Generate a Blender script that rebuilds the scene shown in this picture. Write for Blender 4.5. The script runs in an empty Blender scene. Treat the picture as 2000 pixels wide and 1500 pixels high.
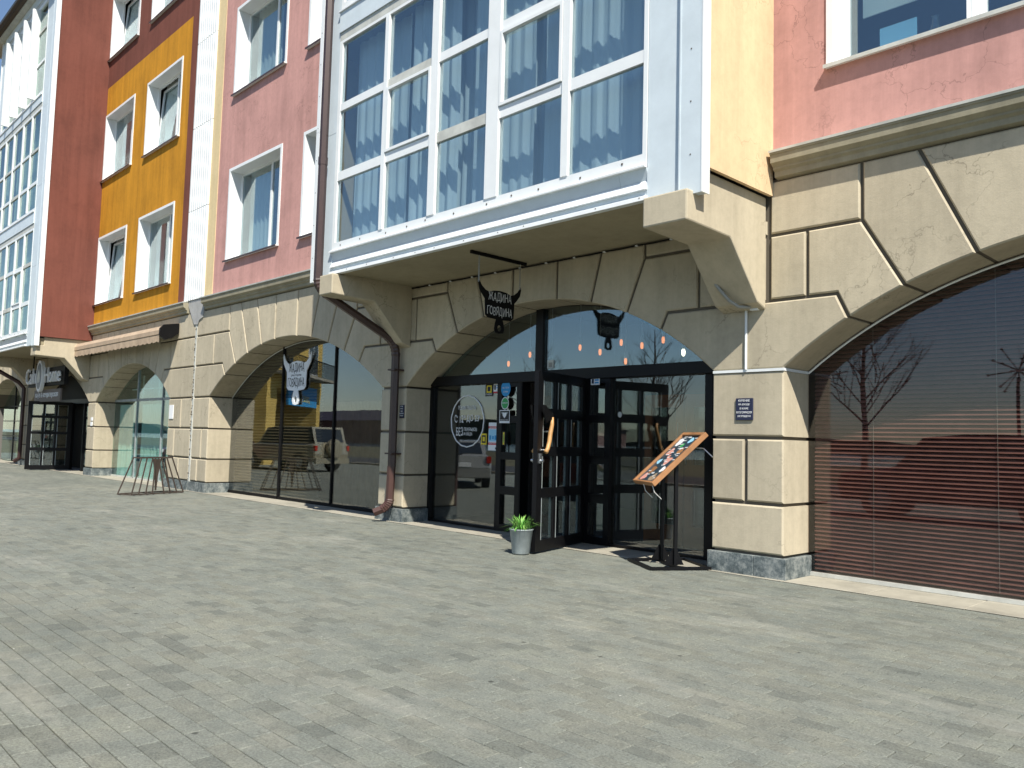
import bpy, bmesh, math, random
from mathutils import Vector, Matrix
random.seed(7)
R = math.radians
C = bpy.context.scene.collection
SC = bpy.context.scene

# ---------------------------------------------------------------- camera
cam_d = bpy.data.cameras.new("camera"); cam = bpy.data.objects.new("camera", cam_d); C.objects.link(cam)
yaw, pit, rol = R(-46.02), R(3.989), R(1.509)
fw = Vector((math.sin(yaw)*math.cos(pit), math.cos(yaw)*math.cos(pit), math.sin(pit)))
rt = Vector((math.cos(yaw), -math.sin(yaw), 0)); up = rt.cross(fw)
r2 = rt*math.cos(rol) + up*math.sin(rol); u2 = -rt*math.sin(rol) + up*math.cos(rol)
m = Matrix((r2, u2, -fw)).transposed().to_4x4(); m.translation = Vector((0, 0, 1.6))
cam.matrix_world = m
cam_d.sensor_width = 36; cam_d.lens = 1593.1/2000*36; cam_d.clip_end = 3000
SC.camera = cam

# ---------------------------------------------------------------- light
SUN = Vector((1.65, -1.0, 2.35)).normalized()
el = math.asin(SUN.z); az = math.atan2(SUN.x, SUN.y)
w = bpy.data.worlds.new("World"); SC.world = w; w.use_nodes = True
nt = w.node_tree; bg = nt.nodes["Background"]
sky = nt.nodes.new("ShaderNodeTexSky"); sky.sky_type = 'NISHITA'; sky.sun_disc = False
sky.sun_elevation = el; sky.sun_rotation = az; sky.air_density = 1.0; sky.dust_density = 0.3; sky.ozone_density = 2.2
nt.links.new(sky.outputs[0], bg.inputs[0]); bg.inputs[1].default_value = 0.095
sl = bpy.data.lights.new("sun", 'SUN'); sl.energy = 4.9; sl.angle = R(0.53); sl.color = (1, 0.94, 0.83)
so = bpy.data.objects.new("sun", sl); C.objects.link(so)
so.rotation_euler = SUN.to_track_quat('Z', 'Y').to_euler(); so.location = (10, -10, 30)
SC.view_settings.view_transform = 'Standard'; SC.view_settings.look = 'None'
SC.view_settings.exposure = 0.6; SC.view_settings.gamma = 1.0; SC.view_settings.use_curve_mapping = False
SC.render.engine = 'CYCLES'
try:
    SC.cycles.max_bounces = 10; SC.cycles.transparent_max_bounces = 24; SC.cycles.glossy_bounces = 5
    SC.cycles.caustics_reflective = False; SC.cycles.caustics_refractive = False
    SC.cycles.sample_clamp_indirect = 6
except Exception: pass

# ---------------------------------------------------------------- materials
def new_mat(name):
    mt = bpy.data.materials.new(name); mt.use_nodes = True
    n = mt.node_tree; return mt, n, n.nodes["Principled BSDF"], n.links
def noise(n, scale, detail=4, rough=.6, vec=None, w_=None):
    t = n.nodes.new("ShaderNodeTexNoise"); t.inputs["Scale"].default_value = scale
    t.inputs["Detail"].default_value = detail; t.inputs["Roughness"].default_value = rough
    if vec is not None: n.links.new(vec, t.inputs["Vector"])
    return t
def ramp(n, src, stops):
    r = n.nodes.new("ShaderNodeValToRGB"); e = r.color_ramp.elements
    e[0].position = stops[0][0]; e[0].color = stops[0][1]; e[1].position = stops[-1][0]; e[1].color = stops[-1][1]
    for p, c in stops[1:-1]:
        k = e.new(p); k.color = c
    n.links.new(src, r.inputs[0]); return r
def g4(v): return (v, v, v, 1)
def mixc(n, kind, f, a, b):
    x = n.nodes.new("ShaderNodeMix"); x.data_type = 'RGBA'; x.blend_type = kind
    if isinstance(f, (int, float)): x.inputs[0].default_value = f
    else: n.links.new(f, x.inputs[0])
    for i, v in ((6, a), (7, b)):
        if isinstance(v, tuple): x.inputs[i].default_value = v
        else: n.links.new(v, x.inputs[i])
    return x.outputs[2]
def pos(n, sx=1, sy=1, sz=1):
    g = n.nodes.new("ShaderNodeNewGeometry"); mp = n.nodes.new("ShaderNodeMapping")
    mp.inputs["Scale"].default_value = (sx, sy, sz); n.links.new(g.outputs["Position"], mp.inputs[0]); return mp.outputs[0]
def bump(n, b, src, st, dist=.01):
    k = n.nodes.new("ShaderNodeBump"); k.inputs["Strength"].default_value = st; k.inputs["Distance"].default_value = dist
    n.links.new(src, k.inputs["Height"]); n.links.new(k.outputs[0], b.inputs["Normal"])
def flat(name, c, rough=.6, metal=0, spec=.5, var=0):
    mt, n, b, l = new_mat(name); b.inputs["Roughness"].default_value = rough; b.inputs["Metallic"].default_value = metal
    b.inputs["Specular IOR Level"].default_value = spec
    c = (*c, 1)
    if var:
        t = noise(n, 3.1, 5, .65, pos(n)); r = ramp(n, t.outputs[0], [(.3, g4(1-var)), (.7, g4(1+var*.4))])
        n.links.new(mixc(n, 'MULTIPLY', 1.0, c, r.outputs[0]), b.inputs["Base Color"])
        t2 = noise(n, 60, 3, .6, pos(n)); bump(n, b, t2.outputs[0], .12, .004)
    else: b.inputs["Base Color"].default_value = c
    return mt
def plaster(name, c, var=.16, streak=.12, bumps=.25, cracks=0.0, rand=0.0):
    mt, n, b, l = new_mat(name); b.inputs["Roughness"].default_value = .88; b.inputs["Specular IOR Level"].default_value = .25
    t = noise(n, .9, 6, .62, pos(n)); r = ramp(n, t.outputs[0], [(.3, g4(1-var)), (.52, g4(1)), (.75, g4(1+var*.35))])
    col = mixc(n, 'MULTIPLY', 1.0, (*c, 1), r.outputs[0])
    t2 = noise(n, 1.0, 5, .7, pos(n, 3.2, 3.2, .22)); r2_ = ramp(n, t2.outputs[0], [(.38, g4(1-streak)), (.6, g4(1))])
    col = mixc(n, 'MULTIPLY', 1.0, col, r2_.outputs[0])
    t5 = noise(n, 9, 6, .75, pos(n)); r5 = ramp(n, t5.outputs[0], [(.3, g4(.9)), (.55, g4(1.0)), (.8, g4(1.04))])
    col = mixc(n, 'MULTIPLY', 1.0, col, r5.outputs[0])
    if cracks:
        v = n.nodes.new("ShaderNodeTexVoronoi"); v.feature = 'DISTANCE_TO_EDGE'; v.inputs["Scale"].default_value = 1.3
        dist = noise(n, 2.5, 4, .6, pos(n)); va = n.nodes.new("ShaderNodeVectorMath"); va.operation = 'MULTIPLY_ADD'
        l.new(dist.outputs[1], va.inputs[0]); va.inputs[1].default_value = (.8, .8, .8); l.new(pos(n), va.inputs[2])
        l.new(va.outputs[0], v.inputs["Vector"])
        rc = ramp(n, v.outputs[0], [(0.0, g4(0)), (.012, g4(1))])
        msk = noise(n, .55, 2, .5, pos(n)); rm = ramp(n, msk.outputs[0], [(.5, g4(1)), (.6, g4(0))])
        crk = mixc(n, 'LIGHTEN', 1.0, rc.outputs[0], rm.outputs[0])
        col = mixc(n, 'MULTIPLY', cracks, col, crk)
    if rand:
        oi = n.nodes.new("ShaderNodeObjectInfo"); rr = ramp(n, oi.outputs["Random"], [(0, g4(1-rand)), (1, g4(1+rand*.4))])
        col = mixc(n, 'MULTIPLY', 1.0, col, rr.outputs[0])
    l.new(col, b.inputs["Base Color"])
    t3 = noise(n, 45, 5, .7, pos(n)); bump(n, b, t3.outputs[0], bumps, .006)
    return mt
def glass_mat(name, tint, f0, rough=0.0, wave=.0, gt=(.93, .97, 1)):
    mt = bpy.data.materials.new(name); mt.use_nodes = True; n = mt.node_tree; l = n.links
    for x in list(n.nodes): n.nodes.remove(x)
    out = n.nodes.new("ShaderNodeOutputMaterial"); mix = n.nodes.new("ShaderNodeMixShader")
    tr = n.nodes.new("ShaderNodeBsdfTransparent"); tr.inputs[0].default_value = (*tint, 1)
    gl = n.nodes.new("ShaderNodeBsdfGlossy"); gl.inputs["Roughness"].default_value = rough; gl.inputs[0].default_value = (*gt, 1)
    lw = n.nodes.new("ShaderNodeLayerWeight"); lw.inputs[0].default_value = .5
    p = n.nodes.new("ShaderNodeMath"); p.operation = 'POWER'; l.new(lw.outputs["Facing"], p.inputs[0]); p.inputs[1].default_value = 4.0
    q = n.nodes.new("ShaderNodeMath"); q.operation = 'MULTIPLY_ADD'; l.new(p.outputs[0], q.inputs[0]); q.inputs[1].default_value = 1-f0; q.inputs[2].default_value = f0
    l.new(q.outputs[0], mix.inputs[0]); l.new(tr.outputs[0], mix.inputs[1]); l.new(gl.outputs[0], mix.inputs[2]); l.new(mix.outputs[0], out.inputs[0])
    if wave:
        t = noise(n, 1.1, 2, .5, pos(n)); k = n.nodes.new("ShaderNodeBump"); k.inputs["Strength"].default_value = wave; k.inputs["Distance"].default_value = .02
        l.new(t.outputs[0], k.inputs["Height"]); l.new(k.outputs[0], gl.inputs["Normal"]); 
    return mt
M = {}
M['beige'] = plaster("beige_plaster", (.525, .463, .345), .12, .12, .35, .4, .10)
M['beige_b'] = plaster("beige_plaster_plain", (.51, .45, .335), .12, .12, .25, .5)
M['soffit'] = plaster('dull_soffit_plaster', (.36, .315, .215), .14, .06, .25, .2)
M['joint'] = flat("joint_shade_plaster", (.12, .104, .08), .9)
M['pink'] = plaster("pink_plaster", (.56, .31, .28), .16, .15, .18, .35)
M['pinkr'] = M['pink']
M['yellow'] = plaster("pale_yellow_plaster", (.76, .56, .345), .12, .10, .18, .3)
M['cream'] = plaster("cream_plaster", (.70, .56, .33), .08, .08)
M['orange'] = plaster("orange_plaster", (.58, .265, .02), .16, .22, .15)
M['red'] = plaster("brick_red_plaster", (.19, .066, .048), .16, .18, .15)
M['cornice'] = plaster("cornice_plaster", (.36, .33, .24), .15, .15, .25)
M['white'] = flat("white_plastic_frame", (.80, .83, .84), .35, var=.05)
M['whitem'] = flat("white_sheet_metal", (.78, .81, .82), .45, var=.10)
M['palem'] = flat("shade_blue_sheet_metal", (.62, .70, .75), .4, var=.08)  # white sheet metal with its bluish shade put into the colour
M['dirtw'] = flat("weathered_white_metal", (.56, .57, .53), .5, var=.25)
M['brownp'] = flat("brown_painted_metal", (.050, .026, .023), .38, var=.2)
M['brownl'] = flat("faded_brown_metal", (.075, .036, .030), .45, var=.2)
M['black'] = flat("black_painted_metal", (.0045, .0045, .0055), .42, spec=.25, var=.2)
M['blackm'] = flat("matt_black_metal", (.004, .004, .0045), .6, spec=.2)
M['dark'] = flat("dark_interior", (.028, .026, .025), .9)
M['darkw'] = flat("dark_wood_furniture", (.16, .06, .025), .5, var=.3)
M['roomw'] = flat("room_wall", (.16, .15, .14), .9)
M['curtain'] = flat("sheer_grey_curtain", (.80, .85, .88), .9)
M['curtainw'] = flat("white_curtain", (.66, .70, .66), .9)
M['slat'] = flat("mahogany_blind_slat", (.27, .15, .125), .5, var=.3)
M['slat2'] = flat("tan_blind_slat", (.30, .23, .13), .5, var=.2)
M['zinc'] = flat("galvanised_zinc", (.36, .41, .42), .5, .2, var=.35)
M['steel'] = flat("bright_steel", (.6, .62, .64), .25, .9)
M['rust'] = flat("rusty_brown_steel", (.065, .048, .038), .7, var=.4)
M['leaf'] = flat("green_leaf", (.10, .30, .045), .5)
M['leaf2'] = flat("light_green_leaf", (.22, .42, .10), .5)
M['conc'] = plaster("dusty_concrete", (.37, .35, .29), .3, .1, .6)
M['cable'] = flat("grey_cable", (.30, .30, .27), .6)
M['awn'] = plaster("tan_awning_fabric", (.47, .36, .26), .15, .15, .2)
M['navy'] = flat("navy_enamel", (.018, .022, .055), .4)
M['print_w'] = flat("white_print", (.78, .80, .82), .6)
M['print_k'] = flat("black_print", (.02, .02, .022), .6)
M['print_r'] = flat("red_print", (.55, .03, .04), .6)
M['print_b'] = flat("blue_print", (.03, .28, .60), .6)
M['print_lb'] = flat("light_blue_print", (.30, .60, .80), .6)
M['print_g'] = flat("green_print", (.05, .34, .10), .6)
M['print_y'] = flat("yellow_print", (.72, .55, .03), .6)
M['glass'] = glass_mat("shop_glass", (.74, .76, .75), .12, 0, .03)
M['glass_0'] = glass_mat('tinted_blind_glass', (.86, .82, .81), .05, 0, .03)
M['glass_b'] = glass_mat("window_glass", (.82, .89, .91), .17, 0, .02, (.84, .92, .94))
M['glass_f'] = glass_mat('grey_bay_glass', (.80, .88, .84), .05, 0, .02, (.70, .76, .76))
M['glass_t'] = glass_mat("teal_clear_glass", (.80, .95, .92), .10, 0, .02)
M['glass_d'] = glass_mat("door_glass", (.66, .72, .72), .2, 0, .02)

def emis(name, c, s):
    mt, n, b, l = new_mat(name); b.inputs["Emission Color"].default_value = (*c, 1); b.inputs["Emission Strength"].default_value = s
    b.inputs["Base Color"].default_value = (*c, 1); return mt
M['bulb'] = emis("warm_glowing_filament_bulb", (1, .27, .06), 1.3)
M['bulbw'] = emis("bright_white_bulb", (1, .85, .6), 7.0)

def slate():
    mt, n, b, l = new_mat("blue_grey_slate"); b.inputs["Roughness"].default_value = .55
    t = noise(n, 6.5, 9, .82, pos(n)); r = ramp(n, t.outputs[0], [(.38, (.035, .05, .055, 1)), (.5, (.13, .155, .16, 1)), (.6, (.27, .29, .28, 1))])
    l.new(r.outputs[0], b.inputs["Base Color"]); t2 = noise(n, 30, 5, .7, pos(n)); bump(n, b, t2.outputs[0], .3, .005); return mt
M['slate'] = slate()

def paver_mat(name, brick=False):
    mt, n, b, l = new_mat(name); b.inputs["Roughness"].default_value = .82; b.inputs["Specular IOR Level"].default_value = .3
    # broad weathering, pale drifts of dust and painted bounced sunlight, and grain, all in world space
    base = noise(n, .35, 6, .65, pos(n, 1, 1.6, 1)); rb = ramp(n, base.outputs[0], [(.3, (.148, .161, .142, 1)), (.5, (.176, .187, .163, 1)), (.7, (.206, .213, .181, 1))])
    col = rb.outputs[0]
    if brick:
        bt = n.nodes.new("ShaderNodeTexBrick"); bt.inputs["Scale"].default_value = 1; bt.inputs["Brick Width"].default_value = .25; bt.inputs["Row Height"].default_value = .125
        bt.inputs["Mortar Size"].default_value = .004; bt.inputs["Color1"].default_value = g4(.86); bt.inputs["Color2"].default_value = g4(1.08); bt.inputs["Mortar"].default_value = g4(.55)
        l.new(pos(n), bt.inputs[0]); col = mixc(n, 'MULTIPLY', 1.0, col, bt.outputs[0])
    else:
        at = n.nodes.new("ShaderNodeAttribute"); at.attribute_name = "tone"
        col = mixc(n, 'MULTIPLY', 1.0, col, at.outputs["Color"])
    mid = noise(n, 2.6, 7, .75, pos(n)); rm = ramp(n, mid.outputs[0], [(.34, (.84, .86, .88, 1)), (.5, g4(1)), (.68, (1.14, 1.13, 1.08, 1))])
    col = mixc(n, 'MULTIPLY', 1.0, col, rm.outputs[0])
    fine = noise(n, 70, 6, .8, pos(n)); rf = ramp(n, fine.outputs[0], [(.33, g4(.55)), (.5, g4(1)), (.67, g4(1.45))])
    col = mixc(n, 'MULTIPLY', 1.0, col, rf.outputs[0])
    sun_dust_drift = noise(n, .55, 9, .72, pos(n, .7, 2.2, 1)); rd = ramp(n, sun_dust_drift.outputs[0], [(.54, g4(0)), (.74, g4(.55))])
    col = mixc(n, 'MIX', rd.outputs[0], col, (.35, .345, .30, 1))  # pale streaks: dust, plus window-reflected sunlight put into the colour
    spot = n.nodes.new("ShaderNodeTexVoronoi"); spot.inputs["Scale"].default_value = 2.3; l.new(pos(n), spot.inputs["Vector"])
    rs = ramp(n, spot.outputs["Distance"], [(.035, g4(.25)), (.055, g4(1))]); col = mixc(n, 'MULTIPLY', .8, col, rs.outputs[0])
    sp2 = n.nodes.new("ShaderNodeTexVoronoi"); sp2.inputs["Scale"].default_value = 3.7; l.new(pos(n, 1, 1, 1), sp2.inputs["Vector"])
    rs2 = ramp(n, sp2.outputs["Distance"], [(.022, g4(.9)), (.03, g4(0))]); col = mixc(n, 'MIX', rs2.outputs[0], col, (.5, .5, .46, 1))
    bl_ = noise(n, 12, 6, .8, pos(n)); rbl = ramp(n, bl_.outputs[0], [(.36, g4(.78)), (.48, g4(1))]); col = mixc(n, 'MULTIPLY', 1.0, col, rbl.outputs[0])
    l.new(col, b.inputs["Base Color"]); bump(n, b, fine.outputs[0], .55, .008); return mt
M['paver'] = paver_mat("weathered_grey_paver"); M['paver_far'] = paver_mat("far_paving", True)
M['sand'] = plaster("joint_sand", (.13, .12, .095), .3, 0, .6)
M['asphalt'] = plaster("asphalt", (.05, .05, .052), .2, 0, .5)
M['grassland'] = plaster("dry_riverbank", (.10, .09, .05), .4, 0, .5)
M['bark'] = flat("grey_bark", (.06, .05, .042), .9)
M['hill'] = plaster("far_woodland", (.045, .055, .04), .3, 0, 0)
M['water'] = flat("river_water", (.04, .07, .09), .12)
M['tyre'] = flat("tyre_rubber", (.02, .02, .02), .8)
M['carglass'] = flat("dark_car_glass", (.02, .025, .03), .05)
M['silver'] = flat("silver_car_paint", (.42, .42, .40), .25, .5)
M['champ'] = flat("champagne_car_paint", (.42, .38, .28), .25, .4)
M['redcar'] = flat("red_car_paint", (.16, .03, .03), .2, .1)
M['redlamp'] = flat("red_lamp_plastic", (.5, .02, .01), .2)
M['yhouse'] = plaster("yellow_house_plaster", (.60, .42, .12), .12, .1)
M['whitep'] = flat("white_thread", (.75, .75, .72), .8)
M['wood'] = flat("axe_handle_wood", (.56, .31, .12), .5, var=.35)
M['woodf'] = flat("orange_varnished_wood", (.38, .185, .08), .5, var=.35)
M['woodg'] = flat("greyed_wood", (.32, .24, .16), .7, var=.3)
M['soap'] = flat("chalk_white", (.62, .62, .60), .8)

# ---------------------------------------------------------------- mesh helpers
class MB:
    def __init__(s): s.v = []; s.f = []; s.m = []; s.mats = []
    def mi(s, mat):
        if mat is None: return 0
        if mat not in s.mats: s.mats.append(mat)
        return s.mats.index(mat)
    def add(s, vs, fs, mat=None):
        o = len(s.v); s.v += [tuple(v) for v in vs]; k = s.mi(mat)
        for f in fs: s.f.append(tuple(o+i for i in f)); s.m.append(k)
        return s
    def box(s, x0, x1, y0, y1, z0, z1, mat=None):
        vs = [(x0,y0,z0),(x1,y0,z0),(x1,y1,z0),(x0,y1,z0),(x0,y0,z1),(x1,y0,z1),(x1,y1,z1),(x0,y1,z1)]
        return s.add(vs, [(0,3,2,1),(4,5,6,7),(0,1,5,4),(1,2,6,5),(2,3,7,6),(3,0,4,7)], mat)
    def prism(s, pts, y0, y1, ch=0, mat=None):
        """pts (x,z) counter-clockwise seen from -Y; chamfer on the front face"""
        n = len(pts); rings = []
        if ch:
            rings.append([(x, y0, z) for x, z in offset(pts, -ch)]); rings.append([(x, y0+ch, z) for x, z in pts])
        else: rings.append([(x, y0, z) for x, z in pts])
        rings.append([(x, y1, z) for x, z in pts])
        vs = [v for r_ in rings for v in r_]; fs = [tuple(range(n))]
        for k in range(len(rings)-1):
            for i in range(n):
                j = (i+1) % n; fs.append((k*n+i, (k+1)*n+i, (k+1)*n+j, k*n+j))
        fs.append(tuple(reversed(range((len(rings)-1)*n, len(rings)*n))))
        return s.add(vs, fs, mat)
    def ext(s, pts, axis, a0, a1, mat=None):
        """extrude closed 2-D profile along axis ('x': pts are (y,z); 'z': pts are (x,y))"""
        n = len(pts)
        mk = (lambda p, a: (a, p[0], p[1])) if axis == 'x' else ((lambda p, a: (p[0], p[1], a)) if axis == 'z' else (lambda p, a: (p[0], a, p[1])))
        vs = [mk(p, a0) for p in pts] + [mk(p, a1) for p in pts]
        fs = [tuple(range(n)), tuple(reversed(range(n, 2*n)))]+[(i, i+n, (i+1) % n+n, (i+1) % n) for i in range(n)]
        return s.add(vs, fs, mat)
    def tube(s, path, rad, seg=8, mat=None, cap=True, square=False):
        path = [Vector(p) for p in path]; n = len(path); rs = rad if isinstance(rad, (list, tuple)) else [rad]*n
        o = []
        d = (path[1]-path[0]).normalized(); ref = Vector((0, 0, 1)) if abs(d.z) < .9 else Vector((0, 1, 0))
        a = d.cross(ref).normalized(); rings = []
        for i in range(n):
            t = (path[min(i+1, n-1)]-path[max(i-1, 0)]).normalized()
            a = (a - t*a.dot(t)).normalized(); b = t.cross(a)
            ph = math.pi/seg if square else 0
            rings.append([path[i]+a*(rs[i]*math.cos(2*math.pi*k/seg+ph))+b*(rs[i]*math.sin(2*math.pi*k/seg+ph)) for k in range(seg)])
        vs = [v for r_ in rings for v in r_]; fs = []
        for i in range(n-1):
            for k in range(seg):
                k2 = (k+1) % seg; fs.append((i*seg+k, i*seg+k2, (i+1)*seg+k2, (i+1)*seg+k))
        if cap: fs.append(tuple(reversed(range(seg)))); fs.append(tuple(range((n-1)*seg, n*seg)))
        return s.add(vs, fs, mat)
    def bar(s, p, q, w_, h_, mat=None):
        p, q = Vector(p), Vector(q); return s.tube([p, q], w_*.707, 4, mat, True, True)
    def lathe(s, prof, c, seg=20, mat=None, ax='z'):
        vs = []; n = len(prof)
        for r_, z in prof:
            for k in range(seg):
                a = 2*math.pi*k/seg
                if ax == 'z': vs.append((c[0]+r_*math.cos(a), c[1]+r_*math.sin(a), c[2]+z))
                elif ax == 'y': vs.append((c[0]+r_*math.cos(a), c[1]+z, c[2]+r_*math.sin(a)))
                else: vs.append((c[0]+z, c[1]+r_*math.cos(a), c[2]+r_*math.sin(a)))
        fs = [(i*seg+k, i*seg+(k+1) % seg, (i+1)*seg+(k+1) % seg, (i+1)*seg+k) for i in range(n-1) for k in range(seg)]
        fs += [tuple(reversed(range(seg))), tuple(range((n-1)*seg, n*seg))]
        return s.add(vs, fs, mat)
    def mesh(s, name, mat=None, smooth=False):
        me = bpy.data.meshes.new(name); me.from_pydata(s.v, [], s.f)
        mats = s.mats or ([mat] if mat else [])
        for x in mats: me.materials.append(x)
        if len(mats) > 1: me.polygons.foreach_set("material_index", s.m)
        bm = bmesh.new(); bm.from_mesh(me); bmesh.ops.recalc_face_normals(bm, faces=bm.faces); bm.to_mesh(me); bm.free()
        if smooth: me.shade_smooth()
        me.update(); return me
def offset(pts, d):
    """offset a CCW polygon outward by d (negative = inward)"""
    n = len(pts); out = []
    for i in range(n):
        p0, p1, p2 = pts[i-1], pts[i], pts[(i+1) % n]
        a = Vector((p1[0]-p0[0], p1[1]-p0[1])); b = Vector((p2[0]-p1[0], p2[1]-p1[1]))
        if a.length < 1e-6: a = b.copy()
        if b.length < 1e-6: b = a.copy()
        a.normalize(); b.normalize(); na = Vector((a.y, -a.x)); nb = Vector((b.y, -b.x))
        k = na+nb; L = k.length
        if L < .3: k = na; sc = 1
        else: k = k/L; sc = 1/max(.45, k.dot(na))
        out.append((p1[0]+k.x*d*sc, p1[1]+k.y*d*sc))
    return out
def area(p): return sum(p[i-1][0]*p[i][1]-p[i][0]*p[i-1][1] for i in range(len(p)))/2
def ccw(p): return p if area(p) > 0 else p[::-1]

def wloc(o):
    v = Vector((0, 0, 0))
    while o is not None: v = v + o.location; o = o.parent
    return v
def tag(o, label=None, cat=None, group=None, kind=None):
    if label: o['label'] = label
    if cat: o['category'] = cat
    if group: o['group'] = group
    if kind: o['kind'] = kind
    return o
def thing(name, label, cat, loc=(0,0,0), rz=0, group=None):
    o = bpy.data.objects.new(name, None); C.objects.link(o); o.location = loc; o.rotation_euler = (0, 0, rz)
    o.empty_display_size = .1
    return tag(o, label, cat, group)
def obj(name, me, mat=None, parent=None, local=False, smooth=False, label=None):
    """link a mesh as one object; world-coordinate meshes are shifted back under their parent"""
    if isinstance(me, MB): me = me.mesh(name, mat, smooth)
    o = bpy.data.objects.new(name, me); C.objects.link(o)
    if parent is not None:
        o.parent = parent
        if not local: o.location = -wloc(parent)
    if label: o['label'] = label
    return o
def B(name, x0, x1, y0, y1, z0, z1, mat, parent, **k): return obj(name, MB().box(x0,x1,y0,y1,z0,z1), mat, parent, **k)
def bevel(o, wd=.01, seg=1):
    md = o.modifiers.new("bevel", 'BEVEL'); md.width = wd; md.segments = seg; md.limit_method = 'ANGLE'; md.angle_limit = R(35); return o
_tc = {}
def text_mesh(s, mat, W, H, origin, xd, zd, depth=.004, jit=0):
    """text fitted to W x H, lower left at origin, along xd / zd, thickness towards the viewer"""
    cu = bpy.data.curves.new("lettering", 'FONT'); cu.body = s; cu.size = 1; cu.extrude = .5; cu.resolution_u = 2
    o = bpy.data.objects.new("lettering", cu); C.objects.link(o)
    bpy.context.view_layer.update(); dg = bpy.context.evaluated_depsgraph_get()
    me = bpy.data.meshes.new_from_object(o.evaluated_get(dg)); C.objects.unlink(o); bpy.data.objects.remove(o)
    xs = [v.co.x for v in me.vertices]; ys = [v.co.y for v in me.vertices]
    x0, x1, y0, y1 = min(xs), max(xs), min(ys), max(ys); xd, zd = Vector(xd), Vector(zd); nn = xd.cross(zd)
    org = Vector(origin)
    for v in me.vertices:
        u = (v.co.x-x0)/(x1-x0); t = (v.co.y-y0)/(y1-y0)
        if jit: t = t+jit*math.sin(u*17)*.5; u = u+jit*.03*math.sin(u*31+t*5)
        v.co = org+xd*(u*W)+zd*(t*H)+nn*(depth*(v.co.z+.5))
    me.materials.clear(); me.materials.append(mat); return me

YF, YG, ZS, ZT = 9.35, 10.0, 2.57, 4.97
AP = 3.86
# ---------------------------------------------------------------- ground
bm_ = MB().add([(-900,-900,-.03),(900,-900,-.03),(900,900,-.03),(-900,900,-.03)], [(0,1,2,3)])
tag(obj("ground", bm_, M['grassland']), kind='structure')
bm_ = MB().add([(-60,-7,-.012),(25,-7,-.012),(25,10.1,-.012),(-60,10.1,-.012)], [(0,1,2,3)])
pv = tag(obj("pavement", bm_, M['sand']), kind='structure')
# far/outer paving beyond the individually laid zone
X0, X1, Y0, Y1 = -24.0, 1.0, -.5, 9.25
for i, (a, b, c, d) in enumerate([(-60, X0, -7, 9.25), (X0, 25, -7, Y0), (X1, 25, Y0, 9.25)]):
    sh = obj("paving_sheet", MB().add([(a,c,-.001),(b,c,-.001),(b,d,-.001),(a,d,-.001)], [(0,1,2,3)]), M['paver_far'], pv)
PL, PW, GAP = .25, .125, .005
def paver_geo(cx, cy, L, W_, dz, tx, ty):
    a, b = L/2-GAP/2, W_/2-GAP/2; c = .004
    z = lambda x, y: dz+tx*x+ty*y
    top = [(-a+c,-b+c),(a-c,-b+c),(a-c,b-c),(-a+c,b-c)]; edge = [(-a,-b),(a,-b),(a,b),(-a,b)]
    vs = [(cx+x, cy+y, z(x,y)) for x, y in top]+[(cx+x, cy+y, z(x,y)-.004) for x, y in edge]+[(cx+x, cy+y, -.03) for x, y in edge]
    fs = [(0,1,2,3)]+[(4+i, 4+(i+1)%4, (i+1)%4, i) for i in range(4)]+[(8+i, 8+(i+1)%4, 4+(i+1)%4, 4+i) for i in range(4)]
    return vs, fs
tones = []
for k in range(14):
    t = .80 if k == 3 else random.choice([.90,.94,.97,.98,1.0,1.0,1.02,1.03,1.05]); h = random.uniform(-.015,.015)
    tones.append((t*(1+h), t, t*(1-h), 1))
def set_tone(me, cols):
    at = me.color_attributes.new("tone", 'FLOAT_COLOR', 'CORNER'); arr = []
    for p, c in zip(me.polygons, cols):
        for _ in p.loop_indices: arr += c
    at.data.foreach_set("color", arr)
pav_me = []
for k in range(14):
    vs, fs = paver_geo(0, 0, PL, PW, random.uniform(-.0015,.0015), random.uniform(-.008,.008), random.uniform(-.012,.012))
    me = bpy.data.meshes.new("paver"); me.from_pydata(vs, [], fs); me.materials.append(M['paver']); set_tone(me, [tones[k]]*len(fs)); pav_me.append(me)
cells = []
row = 0; y = Y0
while y < Y1-PW*.5:
    off = (row % 2)*PL*.5 + random.uniform(-.015, .015); x = X0+off-PL
    while x < X1:
        if x+PL > X0: cells.append((x+PL/2, y+PW/2))
        x += PL
    y += PW; row += 1
def infr(x, y):
    d = Vector((x, y, -1.6)); f = d.dot(fw)
    if f <= .3: return None
    px = 1000+1593.1*d.dot(r2)/f; py = 750-1593.1*d.dot(u2)/f
    return f if -20 < px < 2020 and -20 < py < 1525 else None
near = sorted([(infr(*c), c) for c in cells if infr(*c)])[:290]
nearset = set(c for _, c in near)
for _, c in near:
    o = bpy.data.objects.new("paver", random.choice(pav_me)); C.objects.link(o); o.parent = pv; o.location = (c[0], c[1], 0)
V, F, TC = [], [], []
for c in cells:
    if c in nearset: continue
    dz = random.uniform(-.0015,.0015); vs, fs = paver_geo(c[0], c[1], PL, PW, dz, random.uniform(-.008,.008), random.uniform(-.012,.012))
    o_ = len(V); V += vs; F += [tuple(i+o_ for i in f) for f in fs]; TC += [random.choice(tones)]*len(fs)
me = bpy.data.meshes.new("paver_field"); me.from_pydata(V, [], F); me.materials.append(M['paver']); set_tone(me, TC)
o = obj("paver_field", me, None, pv); o['kind'] = 'stuff'
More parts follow.
